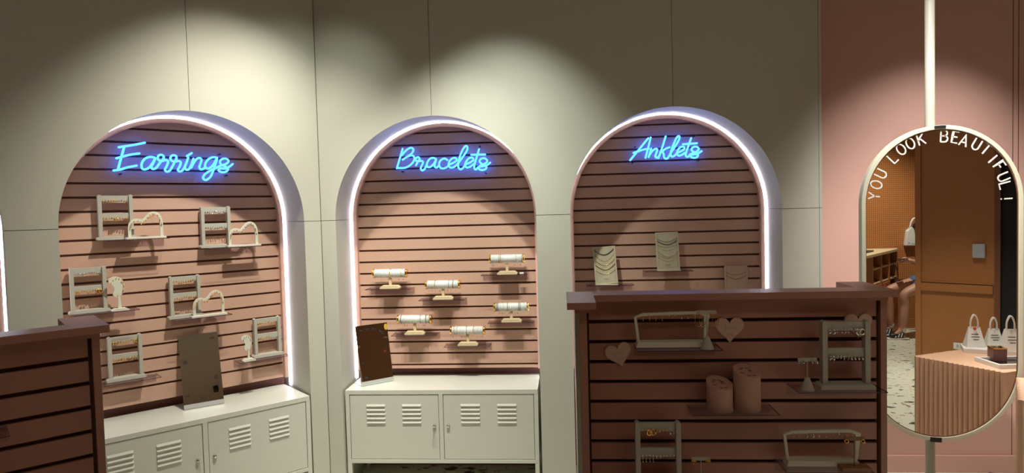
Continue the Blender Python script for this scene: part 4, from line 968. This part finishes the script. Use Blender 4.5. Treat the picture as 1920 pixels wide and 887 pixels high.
# desk with open compartments
t = vthing('workshop_desk', 'amber desk with pale top and open cubbies in front of the perforated board', 'desk', (3.8, 8.6, 0))
A0 = Vector((4.39, 9.00, 0)); A1 = Vector((3.41, 7.79, 0)); dd = (A1-A0).normalized(); nd = Vector((dd.y, -dd.x, 0))
if nd.y < 0: nd = -nd
LD = (A1-A0).length
vb(MB().zprism([(p.x, p.y) for p in (A1, A0, Vector((4.40, 9.085, 0)), Vector((3.0, 9.085, 0)), Vector((2.95, 8.1, 0)))], 1.045, 1.078), 'desk_top', 'wood', t, .002)
def dbox(t0, t1, a, b, z0, z1, mb=None):
    mb = mb or MB(); p = [A0+dd*t0+nd*a, A0+dd*t1+nd*a, A0+dd*t1+nd*b, A0+dd*t0+nd*b]
    return mb.zprism([(q.x, q.y) for q in p], z0, z1)
for t0 in (.0, .36, .72, 1.1): vb(dbox(t0+.005, t0+.03, .01, .25, 0, 1.044), 'divider', 'orange', t)
vb(dbox(.031, LD-.05, .235, .25, 0, 1.044), 'back_panel', 'orange_dark', t)
for t0 in (.031, .391, .751):
    for z in (.70, .88): vb(dbox(t0, t0+.325, .02, .234, z, z+.018), 'cubby_shelf', 'wood', t)
for t0, z1 in ((.031, .62), (.391, .69), (.751, .69)):
    dr = vb(dbox(t0+.002, t0+.322, .0, .018, .02, z1), 'drawer_front', mat('bright_amber', (.42, .11, .015), .5), t)
    vb(dbox(t0+.13, t0+.19, -.002, -.0005, z1-.08, z1-.03), 'grip_notch', 'dark', dr)
t = vthing('laptop', 'dark closed laptop on the pale desk top in the mirror', 'laptop', (3.62, 8.36, 1.0785)); vb(MB().box(-.15, .15, -.1, .1, 0, .018).T(rot2((3.70, 8.48, 1.079), .9)), 'shell', 'dark', t, .004)
t = vthing('cable_bundle', 'black cables spilling out of the desk cubby', 'cable', (4.0, 8.4, .7))
vb(MB().tube(catmull([A0+dd*.18+nd*.012+Vector((0, 0, .905)), A0+dd*.2-nd*.02+Vector((0, 0, .86)), A0+dd*.14-nd*.03+Vector((0, 0, .72)), A0+dd*.2-nd*.03+Vector((0, 0, .6)), A0+dd*.08-nd*.03+Vector((0, 0, .52))], 6), .006, 6).tube(catmull([A0+dd*.25+nd*.012+Vector((0, 0, .73)), A0+dd*.2-nd*.025+Vector((0, 0, .70)), A0+dd*.28-nd*.03+Vector((0, 0, .55)), A0+dd*.2-nd*.03+Vector((0, 0, .47))], 6), .006, 6), 'cable', 'dark', t)
# hanging bag on the perforated board
t = vthing('tote_bag', 'white tote bag hanging on the perforated board behind the person', 'bag', (4.55, 9.05, 1.05))
P = [(4.50, 1.11), (4.80, 1.11), (4.80, 1.32), (4.74, 1.37), (4.66, 1.27), (4.58, 1.36), (4.52, 1.30)]
vb(MB().prism([(x, z) for x, z in P], 9.03, 9.095), 'bag_body', 'paper', t, .006)
vb(MB().tube(catmull([(4.56, 9.05, 1.33), (4.575, 9.04, 1.42), (4.62, 9.05, 1.47), (4.70, 9.04, 1.44), (4.74, 9.05, 1.33)], 5), .012, 6), 'strap', 'paper', t)
vb(MB().ball((4.66, 9.0, 1.37), .075, 8), 'dark_scarf', 'black', t)
vb(MB().box(4.53, 4.55, 9.0285, 9.0295, 1.135, 1.155).box(4.57, 4.66, 9.0285, 9.0295, 1.13, 1.14), 'print', 'greyplastic', t)

# ------------------------------------------------------------------ seated person, seen in the mirror
def skin(name, verts, edges, radii, mt, parent, root=0, sub=2):
    me = bpy.data.meshes.new(name); vs = [vr(v)-parent.location for v in verts]; me.from_pydata([tuple(v) for v in vs], edges, []); me.materials.append(M[mt])
    o = bpy.data.objects.new(name, me); C.objects.link(o); o.parent = parent
    sk = o.modifiers.new('skin', 'SKIN'); sk.use_smooth_shade = True; sb = o.modifiers.new('sub', 'SUBSURF'); sb.levels = sub; sb.render_levels = sub
    if not me.skin_vertices: 
        bpy.context.view_layer.objects.active = o
    for i, r in enumerate(radii):
        d = me.skin_vertices[0].data[i]; d.radius = (r, r) if not isinstance(r, tuple) else r; d.use_root = (i == root)
    return o
pt = vthing('person', 'seated person in denim shorts and striped sneakers looking at a phone', 'person', (4.6, 8.55, 0))
V = [(4.72, 8.56, .74), (4.73, 8.56, .95), (4.73, 8.56, 1.16), (4.72, 8.55, 1.27), (4.70, 8.55, 1.36), (4.67, 8.55, 1.45), (4.66, 8.55, 1.54),
     (4.70, 8.48, .70), (4.42, 8.44, .65), (4.17, 8.42, .56), (4.19, 8.42, .42), (4.165, 8.41, .27), (4.14, 8.41, .11), (4.04, 8.39, .05),
     (4.72, 8.63, .70), (4.38, 8.59, .67), (4.03, 8.545, .59), (4.055, 8.545, .42), (4.06, 8.545, .22), (4.07, 8.545, .12), (3.98, 8.535, .06),
     (4.72, 8.40, 1.24), (4.66, 8.40, 1.06), (4.52, 8.42, .90), (4.38, 8.44, .925), (4.23, 8.46, .975),
     (4.72, 8.72, 1.24), (4.70, 8.76, 1.05), (4.58, 8.74, .90), (4.42, 8.66, .92), (4.30, 8.58, .97)]
Eg = [(0, 1), (1, 2), (2, 3), (3, 4), (4, 5), (5, 6), (0, 7), (7, 8), (8, 9), (9, 10), (10, 11), (11, 12), (12, 13), (0, 14), (14, 15), (15, 16), (16, 17), (17, 18), (18, 19), (19, 20),
      (3, 21), (21, 22), (22, 23), (23, 24), (24, 25), (3, 26), (26, 27), (27, 28), (28, 29), (29, 30)]
Rr = [.14, .125, .14, .10, .05, .085, .09, .10, .085, .062, .058, .056, .036, .026, .10, .085, .062, .056, .052, .036, .026, .055, .045, .036, .032, .024, .055, .045, .036, .032, .024]
skin('body', V, Eg, Rr, 'skin', pt)
# hand with fingers round a phone
fing = [((4.225, 8.46, .985), (4.195, 8.445, 1.005), (4.165, 8.44, .995), (4.155, 8.445, .975)), ((4.225, 8.455, .975), (4.185, 8.44, .99), (4.150, 8.435, .98), (4.140, 8.44, .962)),
        ((4.225, 8.455, .965), (4.18, 8.44, .972), (4.14, 8.435, .965), (4.125, 8.44, .95)), ((4.225, 8.46, .955), (4.185, 8.445, .955), (4.15, 8.44, .945), (4.135, 8.445, .935)), ((4.23, 8.45, .985), (4.21, 8.42, 1.0), (4.18, 8.415, 1.0), (4.165, 8.42, .995))]
fv = [(4.24, 8.46, .972), (4.215, 8.455, .972)]; fe = [(0, 1)]; frd = [.026, .028]
for fg in fing:
    pr_ = 1
    for k, p in enumerate(fg[1:]):
        fv.append(p); fe.append((pr_, len(fv)-1)); frd.append([.010, .009, .008][k]); pr_ = len(fv)-1
skin('hand', fv, fe, frd, 'skin', pt)
skin('shorts', [(4.72, 8.56, .76), (4.70, 8.48, .705), (4.50, 8.455, .68), (4.30, 8.43, .62), (4.72, 8.65, .705), (4.50, 8.61, .69), (4.30, 8.58, .655)], [(0, 1), (1, 2), (2, 3), (0, 4), (4, 5), (5, 6)], [.15, .112, .105, .095, .112, .105, .098], 'denim', pt)
skin('shirt', [(4.72, 8.56, .82), (4.73, 8.56, .98), (4.73, 8.56, 1.18), (4.72, 8.55, 1.28), (4.72, 8.40, 1.24), (4.66, 8.40, 1.07), (4.55, 8.415, .945), (4.72, 8.72, 1.24), (4.70, 8.76, 1.05)], [(0, 1), (1, 2), (2, 3), (3, 4), (4, 5), (5, 6), (3, 7), (7, 8)], [.15, .14, .15, .105, .07, .06, .052, .07, .06], 'blackshirt', pt)
skin('hair', [(4.69, 8.55, 1.58), (4.72, 8.55, 1.50), (4.74, 8.55, 1.38), (4.75, 8.55, 1.25)], [(0, 1), (1, 2), (2, 3)], [.10, .105, .08, .05], 'hair', pt)
for (ax, ay, az) in ((4.145, 8.41, .02), (4.065, 8.545, .045)):
    skin('sock', [(ax, ay, az+.06), (ax+.008, ay, az+.105), (ax+.012, ay, az+.15)], [(0, 1), (1, 2)], [.044, .041, .042], 'sock', pt)
    s1 = skin('sneaker', [(ax+.02, ay, az+.035), (ax-.02, ay, az+.04), (ax-.08, ay-.01, az+.03), (ax-.16, ay-.02, az+.022)], [(0, 1), (1, 2), (2, 3)], [(.045, .05), (.045, .05), (.04, .036), (.03, .026)], 'dark', pt)
    vb(MB().prism([(ax-.195, .0), (ax+.062, .0), (ax+.066, .018), (ax-.2, .018)], ay-.055, ay+.03).T(lambda v: (v.x, v.y, v.z+az-.0185 if az > .03 else v.z)), 'shoe_sole', 'paper', pt, .004)
    m = MB()
    for k in range(3):
        x0_ = ax-.045-.033*k; m.add([(x0_, ay-.052+.001*k, az+.01), (x0_+.014, ay-.052, az+.01), (x0_+.036, ay-.040, az+.064-.008*k), (x0_+.022, ay-.040, az+.064-.008*k)], [(0, 1, 2, 3)])
    vb(m, 'shoe_stripes', 'paper', pt)
vb(MB().box(-.035, .035, -.004, .004, -.07, .07).T(rot2((4.15, 8.455, .985), .3)), 'seat_dummy', 'dark', pt) if False else None
ph = vthing('phone', 'dark phone held in the hand of the seated person', 'phone', (4.15, 8.45, .98)); vb(MB().box(-.04, .04, -.035, .035, -.004, .004).T(lambda v: (4.150+v.x*.9, 8.462+v.y, .985+v.z+v.x*.35)), 'shell', 'dark', ph, .002)
st = vthing('bar_stool', 'brown stool under the seated person, half hidden by the partition', 'stool', (4.72, 8.57, 0))
vb(MB().lathe([(.165, .58), (.17, .60), (.16, .615)], 24, (4.74, 8.57, 0)), 'seat', 'brownwood', st)
for k in range(4):
    a = PI/4+k*PI/2; vb(MB().tube([(4.74+.10*math.cos(a), 8.57+.10*math.sin(a), .579), (4.74+.17*math.cos(a), 8.57+.17*math.sin(a), 0)], .014, 8), 'leg', 'brownwood', st)

# ------------------------------------------------------------------ lamp housings under the ceiling
for i, (p, tg) in enumerate(SPOTS):
    dr = (tg-p).normalized(); t = thing('track_spotlight', 'black track spotlight under the ceiling', 'spotlight', (p.x, p.y, CEIL-.001), 0, 'track spotlights under the ceiling')
    L = MB().tube([Vector((0, 0, p.z-CEIL))-dr*.14, Vector((0, 0, p.z-CEIL))-dr*.045], .042, 16); L.build('housing', 'dark', t)
    MB().tube([(0, 0, -.002), Vector((0, 0, p.z-CEIL))-dr*.10], .009, 8).build('stem', 'dark', t)
for i, xx in enumerate((-.6, 1.6)):
    t = thing('fill_light_box', 'slim white casing of an added fill light', 'added fill light', (xx, .3, CEIL), 0, 'added fill casings'); MB().box(-.62, .62, -.17, .17, -.035, -.001).build('casing', 'paper', t)  # casings made up to go with the added fill areas
